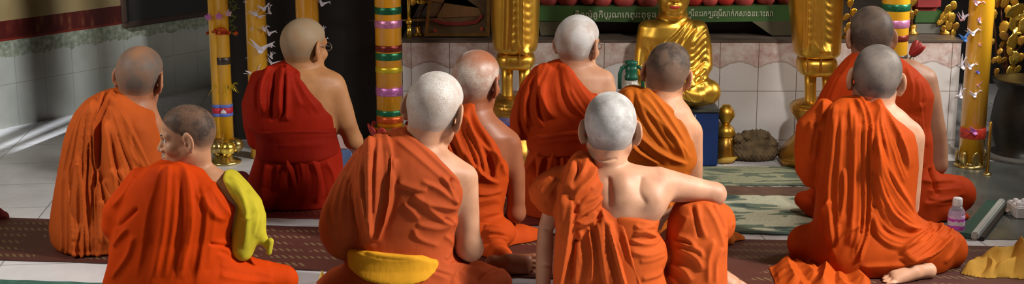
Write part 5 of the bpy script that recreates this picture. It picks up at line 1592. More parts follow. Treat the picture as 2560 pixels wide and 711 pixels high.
# ---- seated gilded statue on the blue box
def seated():
    D = 6.50
    S = Sculpt(D, .0)
    k = S.rad(88, 0) / .150
    S2 = S
    M = rot_head(182, -4, 0)
    c = S.pt(1682, 40, .03) + np.array([0, 0, .122 * k])
    fn, hf, loc = head_fn(c, k, M, 1.25, True)
    r = .17 * k
    S.add('body', 'u', fn, c - r, c + r, .02)
    S.fine['body'] = [(c - r, c + r, .0032)]
    S.cap3('body', [(c + np.array([0, .0, .09]) * k, .045 * k), (c + np.array([0, .0, .14]) * k, .025 * k)], .02)
    S.cap('body', [(1682, 20, .0, 34), (1682, 52, -.01, 38), (1682, 78, -.02, 50)], .03)
    S.loft('body', [(44, 1650, 1718, 0, .045), (62, 1612, 1750, 0, .075), (90, 1602, 1764, 0, .085), (140, 1622, 1750, .0, .09), (190, 1630, 1745, .0, .095), (245, 1610, 1760, .0, .11)], .03)
    S.cap('body', [(1618, 72, .0, 22), (1608, 120, .0, 20), (1602, 170, .02, 18), (1612, 196, .06, 16), (1655, 208, .12, 14)], .025)
    S.cap('body', [(1746, 74, .0, 23), (1758, 120, .0, 22), (1762, 165, .02, 20), (1748, 192, .06, 18), (1700, 208, .12, 15)], .025)
    S.cap('body', [(1690, 230, .0, 42), (1750, 230, .06, 36), (1770, 230, .08, 32)], .03)
    S.cap('body', [(1680, 230, .0, 42), (1620, 230, .06, 36), (1604, 230, .08, 32)], .03)
    S.cap('body', [(1620, 240, .11, 20), (1690, 226, .14, 18), (1740, 240, .13, 20)], .03)
    S.ell('body', 1700, 208, .14, 26, 10, .03, .015)
    for i in range(4):
        S.cap('body', [(1676, 206 + i * 4, .15, 5), (1704, 208 + i * 4, .165, 4.5)], .006)
    hand(S, 'body', S.pt(1700, 202, .15), (-1, 0, -.1), (0, -.3, 1), .72, 1, .2, fine=False)
    # robe edge, flap and pleats on the covered arm
    for pts in ([(1722, 50), (1690, 88), (1662, 112), (1648, 150)], [(1728, 52), (1702, 92), (1672, 140), (1668, 180)]):
        S.stroke('body', pts, 4, 3, 7, (.05, .05))
    S.stroke('body', [(1740, 66), (1716, 96), (1700, 130)], 5, 4, 8)
    for i in range(7):
        y = 70 + i * 17
        S.stroke('body', [(1768 - i * .5, y), (1748, y + 18), (1728 - i * 2, y + 44)], 4, 4, 8, (.15, .2))
    for i in range(4):
        S.stroke('body', [(1760 - i * 8, 196 - i * 3), (1740 - i * 8, 206), (1716 - i * 6, 214)], 4, 4, 6)
    S.stroke('body', [(1706, 218), (1716, 240), (1726, 262)], -4, 3, 3)
    S.stroke('body', [(1770, 204), (1740, 216), (1716, 220)], 4, 4, 6)
    S.poly('body', [(1500, 264), (1900, 264), (1900, 500), (1500, 500)])
    base = S.pt(1692, 264)
    V, Q = biggest(*S.mesh('body', .0055))
    root = mk('seated_statue', V, Q, gold, None, base); root.location = base
    tag(root, 'golden seated statue with hands in its lap on the blue box', 'statue')
    bm = bmesh.new()
    bmesh.ops.create_uvsphere(bm, u_segments=16, v_segments=8, radius=1)
    for v in bm.verts:
        q = M @ (np.array((v.co.x * .021, .0955 + v.co.y * .0085, -.0665 + v.co.z * .0095)) * k)
        v.co = Vector(c + q - base)
    o = bm_obj('lips', bm, simple('lip_red', (.42, .03, .02), .35), root, smooth=True); o['label'] = 'red painted lips'
    return base


sb = seated()
BY = 6.52
bz = sb[2] - .001
bx0, bx1 = P(1588, 330, BY - .11)[0], P(1797, 330, BY - .11)[0]
bb = empty('blue_box', ((bx0 + bx1) / 2, BY, 0)); tag(bb, 'dark blue painted box under the golden seated statue', 'box')
bl = simple('blue_paint', (.005, .026, .12), .4, 0, .35, 5, .1, 30)
wb = bx1 - bx0
bm = bmesh.new(); box(bm, (0, 0, bz / 2 - .008), (wb, .21, bz - .016)); bm_obj('carcass', bm, bl, bb, bevel=.006)
bm = bmesh.new(); box(bm, (0, 0, bz - .008), (wb + .006, .216, .016)); bm_obj('lid', bm, simple('box_lid', (.06, .065, .05), .5, 0, .4, 9), bb, bevel=.004)
xs_ = P(1737, 330, BY - .11)[0] - (bx0 + bx1) / 2
bm = bmesh.new(); box(bm, ((xs_ - wb / 2) / 2 + .004, -.108, bz / 2), (xs_ + wb / 2 - .012, .012, bz - .07)); dr = bm_obj('door', bm, bl, bb, bevel=.003)
bm = bmesh.new(); box(bm, (xs_, -.107, bz / 2 + .02), (.006, .016, bz - .09)); bm_obj('edge_strip', bm, simple('strip_pale', (.30, .33, .34), .4), bb)

# gilt carved stand beside the box
gs = P(1812, 385, 6.54); gs[2] = 0
gr = empty('gilt_stand', gs); tag(gr, 'carved gilt stand squeezed beside the blue box', 'stand')
rr = lambda rp, y: (rp / SC(y, 6.52), P(1812, y, 6.54)[2])
bm = bmesh.new(); lathe(bm, [(0, rr(1, 262)[1]), rr(9, 262), rr(20, 276), rr(23, 290), rr(12, 306), rr(9, 312)], n=10); bm_obj('bud', bm, gold, gr, smooth=True, bevel=.003)
bm = bmesh.new(); lathe(bm, [(0, rr(1, 310)[1]), rr(10, 310), rr(22, 322), rr(26, 336), rr(20, 342)], n=10); bm_obj('collar', bm, gold, gr, smooth=True)
bm = bmesh.new(); lathe(bm, [(0, rr(1, 340)[1]), rr(20, 340), rr(22, 370), (rr(26, 384)[0], .012), (rr(28, 384)[0], 0), (0, 0)], n=10); bm_obj('foot', bm, gold_dk, gr, smooth=True)


# ---- tall yellow candles
def ribbon(root, r, z0, z1, mat, name='ribbon', label=None):
    bm = bmesh.new(); lathe(bm, [(r + .0004, z0), (r + .0022, z0 + .002), (r + .0022, z1 - .002), (r + .0004, z1)], n=48)
    o = bm_obj(name, bm, mat, root, smooth=True)
    if label: o['label'] = label
    return o


def candle(px, Y, rpx, ybot, label, mat, lean=0.0, group=None):
    p = P(px, ybot, Y); z0 = p[2]
    base = np.array([p[0], Y, 0.0])
    root = empty('tall_candle', base); tag(root, label, 'candle', group)
    r = rpx / SC(100, Y)
    bm = bmesh.new(); lathe(bm, [(0, z0), (r, z0), (r, 1.25), (r * .94, 1.27), (.006, 1.285), (0, 1.285)], n=48)
    bm_obj('shaft', bm, mat, root, smooth=True)
    bm = bmesh.new(); tube(bm, [(0, 0, 1.28), (.002, 0, 1.30), (.004, 0, 1.315)], .003, 6); bm_obj('wick', bm, black, root)
    zf = lambda y: P(px, y, Y - r)[2]
    return root, r, zf, z0, base


def glitter(name, col):
    m, nt, b = new_mat(name)
    tc = N(nt, 'ShaderNodeTexCoord'); v = N(nt, 'ShaderNodeTexVoronoi', Scale=340.0); nt.links.new(tc.outputs['Object'], v.inputs['Vector'])
    r = ramp(nt, v.outputs['Color'], [(.2, tuple(c * .72 for c in col)), (.8, tuple(min(1, c * 1.2 + .02) for c in col))])
    nt.links.new(r.outputs[0], b.inputs['Base Color']); b.inputs['Metallic'].default_value = .55; b.inputs['Roughness'].default_value = .3
    bp = N(nt, 'ShaderNodeBump', Strength=.35, Distance=.001); nt.links.new(v.outputs['Distance'], bp.inputs['Height']); nt.links.new(bp.outputs[0], b.inputs['Normal'])
    return m


gl_green = glitter('ribbon_green', (.01, .16, .07)); gl_pink = glitter('ribbon_pink', (.75, .28, .55)); gl_red = glitter('ribbon_maroon', (.20, .02, .01))
gl_yel = glitter('ribbon_yellow', (.70, .55, .02)); gl_vio = glitter('ribbon_violet', (.62, .20, .55)); gl_dark = glitter('ribbon_dark', (.08, .06, .05)); gl_orange = glitter('ribbon_orange', (.6, .08, .01))


def crane(pos, s, rz, col, tilt=0.0, group='paper cranes on the candles', label='small folded paper crane stuck to a yellow candle'):
    """folded paper crane: two raised wings, neck with beak, tail, keel"""
    bm = bmesh.new()

    def leaf(pts, th=.07):
        a = [bm.verts.new(Vector(p) * s) for p in pts]
        nrm = (a[1].co - a[0].co).cross(a[2].co - a[0].co).normalized() * th * s
        b_ = [bm.verts.new(v.co + nrm) for v in a]
        bm.faces.new(a); bm.faces.new(b_[::-1])
        for i in range(len(a)):
            j = (i + 1) % len(a); bm.faces.new((a[i], b_[i], b_[j], a[j]))
    leaf([(-.25, 0, .05), (.25, 0, .05), (.1, -.25, -.2), (-.1, -.25, -.2)])
    leaf([(-.22, .02, 0), (.22, .02, 0), (.75, .3, .62)]); leaf([(-.22, -.05, 0), (.22, -.05, 0), (-.75, -.35, .62)])
    leaf([(-.2, -.02, 0), (-.05, -.02, -.1), (-.85, -.1, .35)]); leaf([(.2, -.02, 0), (.05, -.02, -.1), (.6, -.1, .5)])
    leaf([(.6, -.1, .5), (.52, -.1, .42), (.86, -.12, .36)])
    o = bm_obj('paper_crane', bm, col); o.location = pos; o.rotation_euler = (0, tilt, rz)
    return tag(o, label, 'paper crane', group)


c_white = simple('paper_lilac_white', (.78, .74, .84), .7, 0, .05); c_blue = simple('paper_blue', (.06, .22, .62), .6, 0, .1); c_pink = simple('paper_magenta', (.62, .18, .58), .6, 0, .1); c_rose = simple('paper_rose', (.72, .42, .55), .6, 0, .1); c_navy = simple('paper_navy', (.06, .07, .40), .6)


def cranes(px, Y, r, lst, grp, lab):
    cx = P(px, 100, Y)[0]
    names = {id(c_white): 'white', id(c_blue): 'bright blue', id(c_pink): 'magenta', id(c_rose): 'pale pink', id(c_navy): 'navy blue'}
    nth = ['topmost', 'second', 'third', 'fourth', 'fifth', 'sixth', 'seventh', 'eighth', 'ninth', 'tenth', 'eleventh', 'twelfth', 'thirteenth', 'fourteenth', 'fifteenth']
    lst = sorted(lst, key=lambda q: q[1]); seen = {}; tot = {}
    for q in lst: tot[id(q[4])] = tot.get(id(q[4]), 0) + 1
    for (a, b_, s, rz, col) in lst:
        i_ = seen.get(id(col), 0); seen[id(col)] = i_ + 1
        rank = '' if tot[id(col)] == 1 else ', the topmost of its colour' if i_ == 0 else ', the lowest of its colour' if i_ == tot[id(col)] - 1 else ', ' + nth[i_] + ' of its colour down'
        lab2 = names[id(col)] + ' paper crane on ' + lab + rank
        p = P(a, b_, Y - r * .9)
        dx = max(-.985, min(.985, (p[0] - cx) / (r * 1.04)))
        yy = Y - r * math.sqrt(1 - dx * dx) - .004
        p = P(a, b_, yy)
        p[0] = max(cx - r * 1.06, min(cx + r * 1.06, p[0]))
        crane(p, 2.0 * s / SC(b_, Y), rz, col, rnd.uniform(-.5, .5), grp, lab2)


# left bundle of slim candles with a flag band
rt, r, zf, z0, base = candle(566, 6.56, 19, 350, 'bundle of slim yellow candles with tinsel and a small flag band, in the brass holder', wax)
r3 = r * .62
for dx, dy in ((-.034, -.012), (-.006, .03)):
    bm = bmesh.new(); lathe(bm, [(0, z0), (r3, z0), (r3, 1.22), (.004, 1.24), (0, 1.24)], c=(dx, dy, 0), n=32); bm_obj('shaft', bm, wax, rt, smooth=True)
bm = bmesh.new()


def wrap(pts, z_c, rad, th=.0015):
    """flat outline wrapped round the candle front"""
    vs = [bm.verts.new(((rad) * math.sin(a / rad), -(rad) * math.cos(a / rad), z_c + z)) for a, z in pts]
    return bm.faces.new(vs)


fb, fr2 = simple('flag_blue', (.10, .16, .55), .5), simple('flag_red', (.52, .02, .05), .5)
for y0, y1, mt in ((263, 271, fb), (271, 285, fr2), (285, 293, fb)):
    ribbon(rt, r, zf(y1), zf(y0), mt, 'flag_band')
    b2 = bmesh.new(); lathe(b2, [(r3 + .0004, zf(y1)), (r3 + .002, zf(y1) + .001), (r3 + .002, zf(y0) - .001), (r3 + .0004, zf(y0))], c=(-.034, -.012, 0), n=32); bm_obj('flag_band', b2, mt, rt, smooth=True)
zc = zf(284); R_ = r + .0034
u = r * .1
for x_, w_, h_ in ((0, 5.0, .3), (0, 4.2, .5), (-2.6, .9, 1.0), (2.6, .9, 1.0), (-1.3, .8, 1.2), (1.3, .8, 1.2), (0, .9, 1.55)):
    k_ = zf(272) - zc
    wrap([((x_ - w_ / 1) * u * 1.0, 0), ((x_ + w_ / 1) * u * 1.0, 0), ((x_ + w_ * .8) * u, h_ * k_ * .45), (x_ * u + w_ * .15 * u, h_ * k_ * .62), (x_ * u - w_ * .15 * u, h_ * k_ * .62), ((x_ - w_ * .8) * u, h_ * k_ * .45)], zc, R_)
fo_ = bm_obj('temple_emblem', bm, paper, rt); fo_['label'] = 'white three-towered temple emblem on the flag band'
ribbon(rt, r, zf(163), zf(145), gl_dark); ribbon(rt, r, zf(88), zf(80), gl_orange)
b2 = bmesh.new()
for i in range(26):
    a = rnd.uniform(0, 6.28); q = Vector((math.sin(a) * (r + .004), -math.cos(a) * (r + .004), zf(222) + rnd.uniform(-.006, .006)))
    e = q + Vector((math.sin(a) * rnd.uniform(.01, .04), -math.cos(a) * .02, rnd.uniform(-.05, .03)))
    tube(b2, [q, q.lerp(e, .5) + Vector((0, 0, .01)), e], [.002, .0025, .001], 4)
bm_obj('tinsel_bow', b2, gl_yel, rt)['kind'] = 'stuff'
b2 = bmesh.new()
for i in range(14):
    a = -2.0 + i * .3
    bmesh.ops.create_icosphere(b2, subdivisions=1, radius=rnd.uniform(.007, .016), matrix=Matrix.Translation((math.sin(a) * (r + .012 + (.02 if abs(a) > 1.2 else 0)), -math.cos(a) * (r + .008), zf(80) + .012 * math.cos(a * 2))))
bm_obj('bead_garland', b2, gl_orange, rt)
b2 = bmesh.new()
for i in range(50):
    z = zf(-8 + i * 1.9); x = r + .02 + .012 * math.sin(i * .5)
    q = Vector((x, -.01, z)); tube(b2, [q, q + Vector((rnd.uniform(-.02, .02), rnd.uniform(-.02, .02), rnd.uniform(-.02, .015)))], [.002, .0012], 4)
bm_obj('tinsel_string', b2, glitter('tinsel_green', (.20, .26, .03)), rt)['kind'] = 'stuff'
for (a, b_, cmt) in ((521, 42, c_pink), (547, 40, c_pink), (571, 33, c_rose)):
    b2 = bmesh.new()
    cpos = Vector(P(a, b_, 6.56 - r - .008)) - Vector(base)
    for k in range(5):
        an = k * 1.257 + .3
        e = cpos + Vector((math.cos(an) * .018, -.004, math.sin(an) * .018))
        b2.faces.new([b2.verts.new(v) for v in (cpos, cpos.lerp(e, .6) + Vector((math.sin(an) * .006, -.006, -math.cos(an) * .006)), e, cpos.lerp(e, .6) - Vector((math.sin(an) * .006, .0, -math.cos(an) * .006)))])
    f_ = bm_obj('paper_flower', b2, cmt, rt); md = f_.modifiers.new('thick', 'SOLIDIFY'); md.thickness = .0012
hb = P(560, 398, 6.50); hb[2] = 0
hd = empty('candle_holder', hb); tag(hd, 'round brass candle holder with globe knobs under the slim candle bundle', 'candle holder')
HZ = lambda y: P(560, y, 6.5)[2]
bm = bmesh.new(); lathe(bm, [(0, 0), (.078, 0), (.080, .008), (.066, .016), (.048, .022), (.040, .040), (.030, .045), (0, .045)], n=36); bm_obj('foot', bm, brass, hd, smooth=True)
for dx, dy, mt in ((-.026, -.03, brass), (.026, -.04, gold_br), (.05, .03, brass), (-.03, .04, brass)):
    bm = bmesh.new(); lathe(bm, [(0, .038), (.016, .042), (.032, .058), (.037, .078), (.031, .098), (.014, .110), (0, .112)], c=(dx, dy, 0), n=24); bm_obj('globe_knob', bm, mt, hd, smooth=True)

# candles with paper cranes
rt, r, zf, z0, base = candle(653, 6.6, 25.5, 392, 'tall yellow candle dotted with white paper cranes, second from the left', wax)
cranes(653, 6.6, r, [(638, 34, 13, .5, c_white), (646, 42, 10, 2.6, c_white), (660, 22, 11, .2, c_white), (672, 30, 12, 1.3, c_white), (629, 78, 9, 1.4, c_white), (660, 74, 10, .9, c_white), (673, 84, 11, .4, c_white), (652, 124, 20, .1, c_white), (622, 146, 8, .5, c_white), (678, 116, 7, .2, c_white), (677, 142, 11, 1.2, c_white), (684, 160, 11, .1, c_white), (630, 183, 13, .6, c_white), (642, 178, 10, 2.0, c_white), (622, 6, 8, .3, c_white)], 'white paper cranes on the second candle', 'the second candle from the left')
rt, r, zf, z0, base = candle(779, 6.62, 28.5, 392, 'plain tall yellow candle behind the head of the red-robed person', wax_or)
cranes(779, 6.62, r, [(812, 10, 12, .2, c_white), (810, 78, 9, 1.2, c_white), (811, 105, 9, .3, c_white)], 'white paper cranes on the plain candle', 'the candle behind the red-robed person')
# ribboned candle at the altar corner
rt, r, zf, z0, base = candle(975, 6.5, 33, 312, 'thick yellow candle banded with green, pink and maroon ribbons at the altar corner', wax_or)
for y0, y1, mt in ((20, 38, gl_green), (53, 72, gl_pink), (116, 132, gl_red), (135, 153, gl_green), (171, 185, gl_yel), (222, 243, gl_vio), (279, 293, gl_green), (296, 311, gl_orange)):
    ribbon(rt, r, zf(y1), zf(y0), mt)
cb = np.array([base[0], 6.5, 0.0])
st_ = empty('candle_stand', cb); tag(st_, 'red and gold lotus stand under the ribboned candle at the altar corner', 'candle holder')
zz = z0 - .001
bm = bmesh.new(); lathe(bm, [(0, 0), (.085, 0), (.085, .02), (.05, .04), (.035, zz * .5), (.045, zz - .06), (.078, zz - .03), (.082, zz - .006), (.066, zz), (0, zz)], n=32); bm_obj('bowl', bm, gold_dk, st_, smooth=True)
for k in range(10):
    a = k * .628
    bm = bmesh.new(); bmesh.ops.create_uvsphere(bm, u_segments=12, v_segments=8, radius=1, matrix=Matrix.Translation((math.cos(a) * .085, math.sin(a) * .085, zz - .03)) @ Matrix.Rotation(a, 4, 'Z') @ Matrix.Rotation(R(25), 4, 'Y') @ Matrix.Diagonal((.010, .026, .042, 1)))
    bm_obj('petal', bm, red_petal, st_, smooth=True)
# ribboned candle behind the rear right person
rt, r, zf, z0, base = candle(2216, 6.32, 35, 420, 'thick yellow candle with green and pink ribbons behind the vermilion-robed person', wax)
for y0, y1, mt in ((12, 30, gl_green), (52, 72, gl_pink), (90, 106, gl_red), (140, 152, gl_dark), (-40, -20, gl_red)):
    ribbon(rt, r, zf(y1), zf(y0), mt)
bm = bmesh.new(); lathe(bm, [(0, 0), (.10, 0), (.10, .02), (.07, max(.03, z0 - .004)), (0, max(.03, z0 - .004))], n=32); bm_obj('foot', bm, brass, rt, smooth=True)
# right candle with coloured cranes
rt, r, zf, z0, base = candle(2427, 6.42, 31, 400, 'tall yellow candle with coloured paper cranes at the right end of the altar', wax)
cranes(2427, 6.42, r, [(2408, 44, 13, .4, c_white), (2400, 50, 9, 1.8, c_rose), (2447, 52, 13, .9, c_rose), (2440, 8, 13, .2, c_rose), (2411, 97, 15, .3, c_blue), (2432, 84, 12, .0, c_white), (2448, 112, 8, 1.4, c_rose), (2403, 165, 18, .8, c_white), (2424, 168, 12, .3, c_white), (2444, 180, 10, .6, c_navy), (2400, 240, 13, .5, c_white), (2436, 238, 12, .1, c_white), (2443, 214, 11, 1.5, c_rose), (2434, 328, 19, .5, c_pink)], 'coloured paper cranes on the right candle', 'the right-hand candle')
ribbon(rt, r, zf(350), zf(324), simple('ribbon_red_print', (.45, .03, .015), .5, 0, .4, 60))
hb = np.array([base[0], 6.42, 0]); lo_ = empty('lotus_holder', hb); tag(lo_, 'dark gilt lotus-petal holder at the foot of the right candle', 'candle holder')
bm = bmesh.new(); lathe(bm, [(0, 0), (.075, 0), (.078, .008), (.062, .018), (r + .002, .020), (r + .002, .028), (0, .028)], n=32); bm_obj('dish', bm, brass, lo_, smooth=True)
for k in range(7):
    a = k * .898 + .25
    bm = bmesh.new(); bmesh.ops.create_uvsphere(bm, u_segments=12, v_segments=10, radius=1, matrix=Matrix.Translation((math.cos(a) * (r + .008), math.sin(a) * (r + .008), .045)) @ Matrix.Rotation(a, 4, 'Z') @ Matrix.Diagonal((.007, .019, .036, 1)))
    bm_obj('lotus_petal', bm, brass, lo_, smooth=True)


# ---- gilded leaf ornaments
def leaf_fan(bm, c, s, rot, ribs=7):
    """embossed round leaf facing the room"""
    c = Vector(c); m = rot
    n = 22; rings = 5
    vs = [[None] * n for _ in range(rings)]
    ctr = bm.verts.new(c + m @ Vector((0, -.12 * s, 0)))
    for j in range(rings):
        rr_ = (j + 1) / rings
        for i in range(n):
            a = 2 * math.pi * i / n
            rad = s * rr_ * (1 + .06 * math.cos(a * 9)) * (1 + .25 * max(0, -math.sin(a)) ** 4)
            vs[j][i] = bm.verts.new(c + m @ Vector((math.cos(a) * rad * .8, -.12 * s * (1 - rr_ ** 2) - .05 * s * math.cos(math.cos(a) * ribs * rr_ * 2.2), math.sin(a) * rad)))
    fs = []
    for i in range(n):
        k = (i + 1) % n
        bm.faces.new((ctr, vs[0][i], vs[0][k]))
        for j in range(rings - 1): bm.faces.new((vs[j][i], vs[j + 1][i], vs[j + 1][k], vs[j][k]))


def leaf_obj(parent, base, px, py, Y, spx, rz, mat, tilt=0.0, name='leaf'):
    bm = bmesh.new()
    leaf_fan(bm, Vector(P(px, py, Y)) - Vector(base), spx / SC(py, Y) * 1.2, Matrix.Rotation(rz, 3, 'Y') @ Matrix.Rotation(tilt, 3, 'Z'))
    o = bm_obj(name, bm, mat, parent, smooth=True)
    md = o.modifiers.new('thick', 'SOLIDIFY'); md.thickness = .003
    return o


GY = 6.98
tb = P(2520, 300, GY); tb[2] = 0
tr = empty('gilded_leaf_tree', tb); tag(tr, 'gilded ornamental tree of embossed leaves at the far right', 'ornament')
bm = bmesh.new()
V3 = lambda a, b_, Y=GY: Vector(P(a, b_, Y)) - Vector(tb)
stem = simple('stem_russet', (.10, .03, .012), .45, .4, .3)
tube(bm, [(0, 0, 0), V3(2520, 300), V3(2515, 150), V3(2518, -60)], [.02, .018, .014, .010], 8); bm_obj('trunk', bm, stem, tr, smooth=True)
for pts in ([(2516, 180), (2492, 140), (2486, 60), (2482, 20)], [(2518, 200), (2540, 160), (2532, 60), (2540, -20)], [(2516, 120), (2506, 70), (2500, -10)], [(2518, 150), (2556, 110), (2566, 40)], [(2518, 220), (2494, 200), (2484, 180)]):
    bm = bmesh.new(); tube(bm, [V3(a, b_, GY - .01) for a, b_ in pts], [.008, .006, .004, .003][:len(pts)], 6); bm_obj('branch', bm, stem, tr, smooth=True)
for (a, b_, s, rz, big) in ((2480, 38, 14, .4, 1), (2476, 20, 9, -.5, 0), (2541, 26, 20, 1.1, 2), (2553, 34, 16, .8, 2), (2537, 55, 17, .1, 2), (2548, 76, 12, 1.2, 2), (2532, 104, 18, .3, 2), (2536, 143, 14, .1, 2), (2529, 181, 17, .0, 2), (2546, 172, 8, .6, 2), (2510, 66, 13, .2, 1), (2508, 88, 10, -.4, 0), (2496, 6, 10, .3, 0), (2514, 4, 12, .5, 1), (2508, 110, 9, .6, 0), (2498, 148, 9, -.3, 1), (2486, 150, 7, .4, 0), (2510, 150, 8, .9, 0), (2466, 128, 6, .2, 0), (2462, 98, 7, -.5, 0), (2492, 178, 7, .2, 0), (2520, 22, 9, .4, 1), (2536, 4, 10, -.6, 1), (2554, 100, 10, .3, 0), (2552, 142, 9, .3, 0), (2470, 60, 7, .1, 0), (2500, 128, 7, .5, 0), (2560, 60, 14, .2, 2), (2480, 105, 8, .8, 0), (2524, 128, 8, -.2, 1)):
    leaf_obj(tr, tb, a, b_, GY - .03 - .03 * rnd.random(), s, rz, (gold_dk, gold, gold_br)[big], rnd.uniform(-.5, .5))
# smaller sprays on the altar
def spray(px, lst, Y, label, stemto):
    b0 = on_altar(px, Y); ro = empty('gilded_spray', b0); tag(ro, label, 'ornament')
    bm = bmesh.new(); tube(bm, [(0, 0, 0), Vector(P(*stemto[0], Y)) - Vector(b0), Vector(P(*stemto[1], Y)) - Vector(b0)], [.008, .006, .004], 8); bm_obj('stem', bm, stem, ro, smooth=True)
    bm = bmesh.new(); lathe(bm, [(0, 0), (.03, 0), (.026, .012), (.014, .02), (.02, .04), (.012, .05), (0, .05)], n=20); bm_obj('vase', bm, gold_dk, ro, smooth=True)
    for (a, b_, s, rz, big) in lst: leaf_obj(ro, b0, a, b_, Y - .02, s, rz, (gold_dk, gold, gold_br)[big], rnd.uniform(-.4, .4))


spray(2362, [(2372, 24, 12, .3, 2), (2384, 12, 9, -.3, 1), (2364, 40, 13, .7, 1), (2380, 44, 11, .1, 1), (2352, 54, 8, .9, 1), (2372, 62, 10, -.2, 1), (2390, 66, 9, .4, 0), (2384, 82, 8, 0, 1), (2358, 70, 6, .2, 0)], 6.85, 'gilded leaf spray on the altar left of the crane-covered right candle', ((2366, 70), (2374, 10)))
spray(2280, [(2272, 16, 10, .3, 1), (2284, 4, 9, .5, 1), (2278, 36, 9, -.3, 0), (2270, 52, 7, .2, 0), (2290, 30, 6, .2, 0)], 6.85, 'small russet and gold leaf spray beside the pink-ribboned candle', ((2279, 60), (2277, 0)))
spray(1048, [(1098, 18, 15, .0, 2), (1096, 34, 9, 0, 2), (1058, -2, 13, 1.2, 2), (1076, -6, 12, .3, 2), (1034, 2, 9, .4, 0)], 6.80, 'gilded drooping leaves on the altar before the framed picture', ((1046, 40), (1080, -12)))
spray(2118, [(2126, 6, 9, .2, 2), (2134, 30, 9, .1, 2), (2116, 42, 8, .7, 1), (2122, 66, 9, .2, 1), (2116, 76, 7, -.4, 1)], 6.72, 'gilded leaf stack on the altar left of the rear right head', ((2124, 60), (2126, -5)))
# slim gilt post on the altar corner
b0 = on_altar(1023, 6.72); gp = empty('gilt_post', b0); tag(gp, 'slim gilt post standing on the left end of the altar', 'post')
k_ = lambda y: P(1023, y, 6.72)[2] - b0[2]
bm = bmesh.new(); lathe(bm, [(0, 0), (.012, 0), (.010, k_(62)), (0, k_(62))], n=20); bm_obj('lower_shaft', bm, gold_br, gp, smooth=True)
bm = bmesh.new(); lathe(bm, [(0, k_(62)), (.014, k_(60)), (.015, k_(54)), (.010, k_(48)), (0, k_(48))], n=20); bm_obj('ring', bm, gold, gp, smooth=True)
bm = bmesh.new(); lathe(bm, [(0, k_(48)), (.009, k_(48)), (.008, k_(-40)), (0, k_(-44))], n=20); bm_obj('upper_shaft', bm, gold_br, gp, smooth=True)
# green and red altar pieces at the right
bm = bmesh.new(); p0 = on_altar(2318, 6.85)
gw = 34 / SC(40, 6.85)
o = empty('offering_chest', p0); tag(o, 'green-fronted chest under a red cloth at the right of the altar', 'chest')
zq = lambda y: P(2318, y, 6.85)[2] - p0[2]
box(bm, (0, .1, zq(58) / 2), (gw * 2, .2, zq(58))); bm_obj('base', bm, simple('chest_grey', (.12, .12, .10), .7), o, bevel=.004)
bm = bmesh.new(); box(bm, (0, .1, (zq(58) + zq(28)) / 2), (gw * 2.05, .21, zq(28) - zq(58))); bm_obj('green_front', bm, green, o, bevel=.004)
bm = bmesh.new(); box(bm, (-.01, .1, (zq(28) + zq(-20)) / 2), (gw * 2.1, .22, zq(-20) - zq(28))); bm_obj('red_cloth', bm, simple('cloth_dark_red', (.22, .015, .015), .8, 0, .3), o, bevel=.02, seg=3)
bm = bmesh.new(); box(bm, P(2372, 20, 9.2), (.5, .05, 1.6)); 
o = bm_obj('wall_panel', bm, simple('panel_grey', (.34, .36, .38), .6)); struct(o)

# urn and thin taper at the right
ub = np.array([P(2566, 395, 6.55)[0], 6.6, 0])
ur = empty('urn', ub); tag(ur, 'large dark round urn at the right edge under the gilded tree', 'urn')
q = lambda rp, y: (rp / SC(y, 6.6), P(2560, y, 6.6)[2])
bm = bmesh.new(); lathe(bm, [(0, 0), (q(70, 390)[0], 0), (q(80, 390)[0], .012), (q(78, 380)[0], .03), q(66, 372), q(78, 340), q(84, 300), q(78, 255), q(70, 225), q(84, 205), q(88, 198), q(72, 198), (0, q(1, 204)[1])], n=48); bm_obj('bowl', bm, simple('urn_bronze', (.022, .019, .016), .4, .5, .4, 12, .2, 40), ur, smooth=True)
bm = bmesh.new(); lathe(bm, [(q(86, 390)[0], .0), (q(92, 390)[0], .0), (q(92, 390)[0], .02), (q(84, 390)[0], .024)], n=48); bm_obj('foot_ring', bm, simple('urn_stone', (.14, .13, .12), .7), ur, smooth=True)
tbp = np.array([P(2477, 440, 6.2)[0], 6.25, 0])
tp = empty('thin_candle', tbp); tag(tp, 'thin gilt taper standing on the floor right of the lotus holder', 'candle')
zt2 = P(2477, 308, 6.25)[2]
bm = bmesh.new(); lathe(bm, [(0, .015), (.007, .015), (.0065, zt2), (0, zt2 + .01)], n=16); bm_obj('shaft', bm, gold_dk, tp, smooth=True)
bm = bmesh.new(); lathe(bm, [(0, 0), (.022, 0), (.02, .008), (.009, .016), (0, .016)], n=20); bm_obj('foot', bm, brass, tp, smooth=True)

# red lotus bud by the ribboned candle on the right
b0 = np.array([P(2272, 146, 6.12)[0], 6.12, 0.0])
lt = empty('lotus_flower', b0); tag(lt, 'dark red lotus bud on a stem right of the rear right head', 'flower')
zc_ = P(2272, 140, 6.12)[2]
cc = Vector((P(2284, 132, 6.12)[0] - b0[0], 0, P(2284, 132, 6.12)[2]))
bm = bmesh.new(); tube(bm, [(0, 0, .0), (0, 0, zc_ * .5), (0.0, 0, zc_ - .02), cc], .004, 8); bm_obj('stem', bm, simple('stem_green', (.04, .06, .02), .6), lt, smooth=True)
for k in range(9):
    a = k * .70
    tl = .35 if k % 2 else .15
    m_ = Matrix.Translation(cc) @ Matrix.Rotation(R(38), 4, 'Y') @ Matrix.Rotation(a, 4, 'Z') @ Matrix.Rotation(tl, 4, 'Y') @ Matrix.Translation((.012, 0, .02)) @ Matrix.Diagonal((.010, .017, .036, 1))
    bm = bmesh.new(); bmesh.ops.create_uvsphere(bm, u_segments=12, v_segments=8, radius=1, matrix=m_)
    bm_obj('petal', bm, red_petal, lt, smooth=True)
bm = bmesh.new(); lathe(bm, [(0, 0), (.035, 0), (.04, .03), (.02, .06), (.022, .07), (0, .07)], n=20); bm_obj('vase', bm, dark_wood, lt, smooth=True)

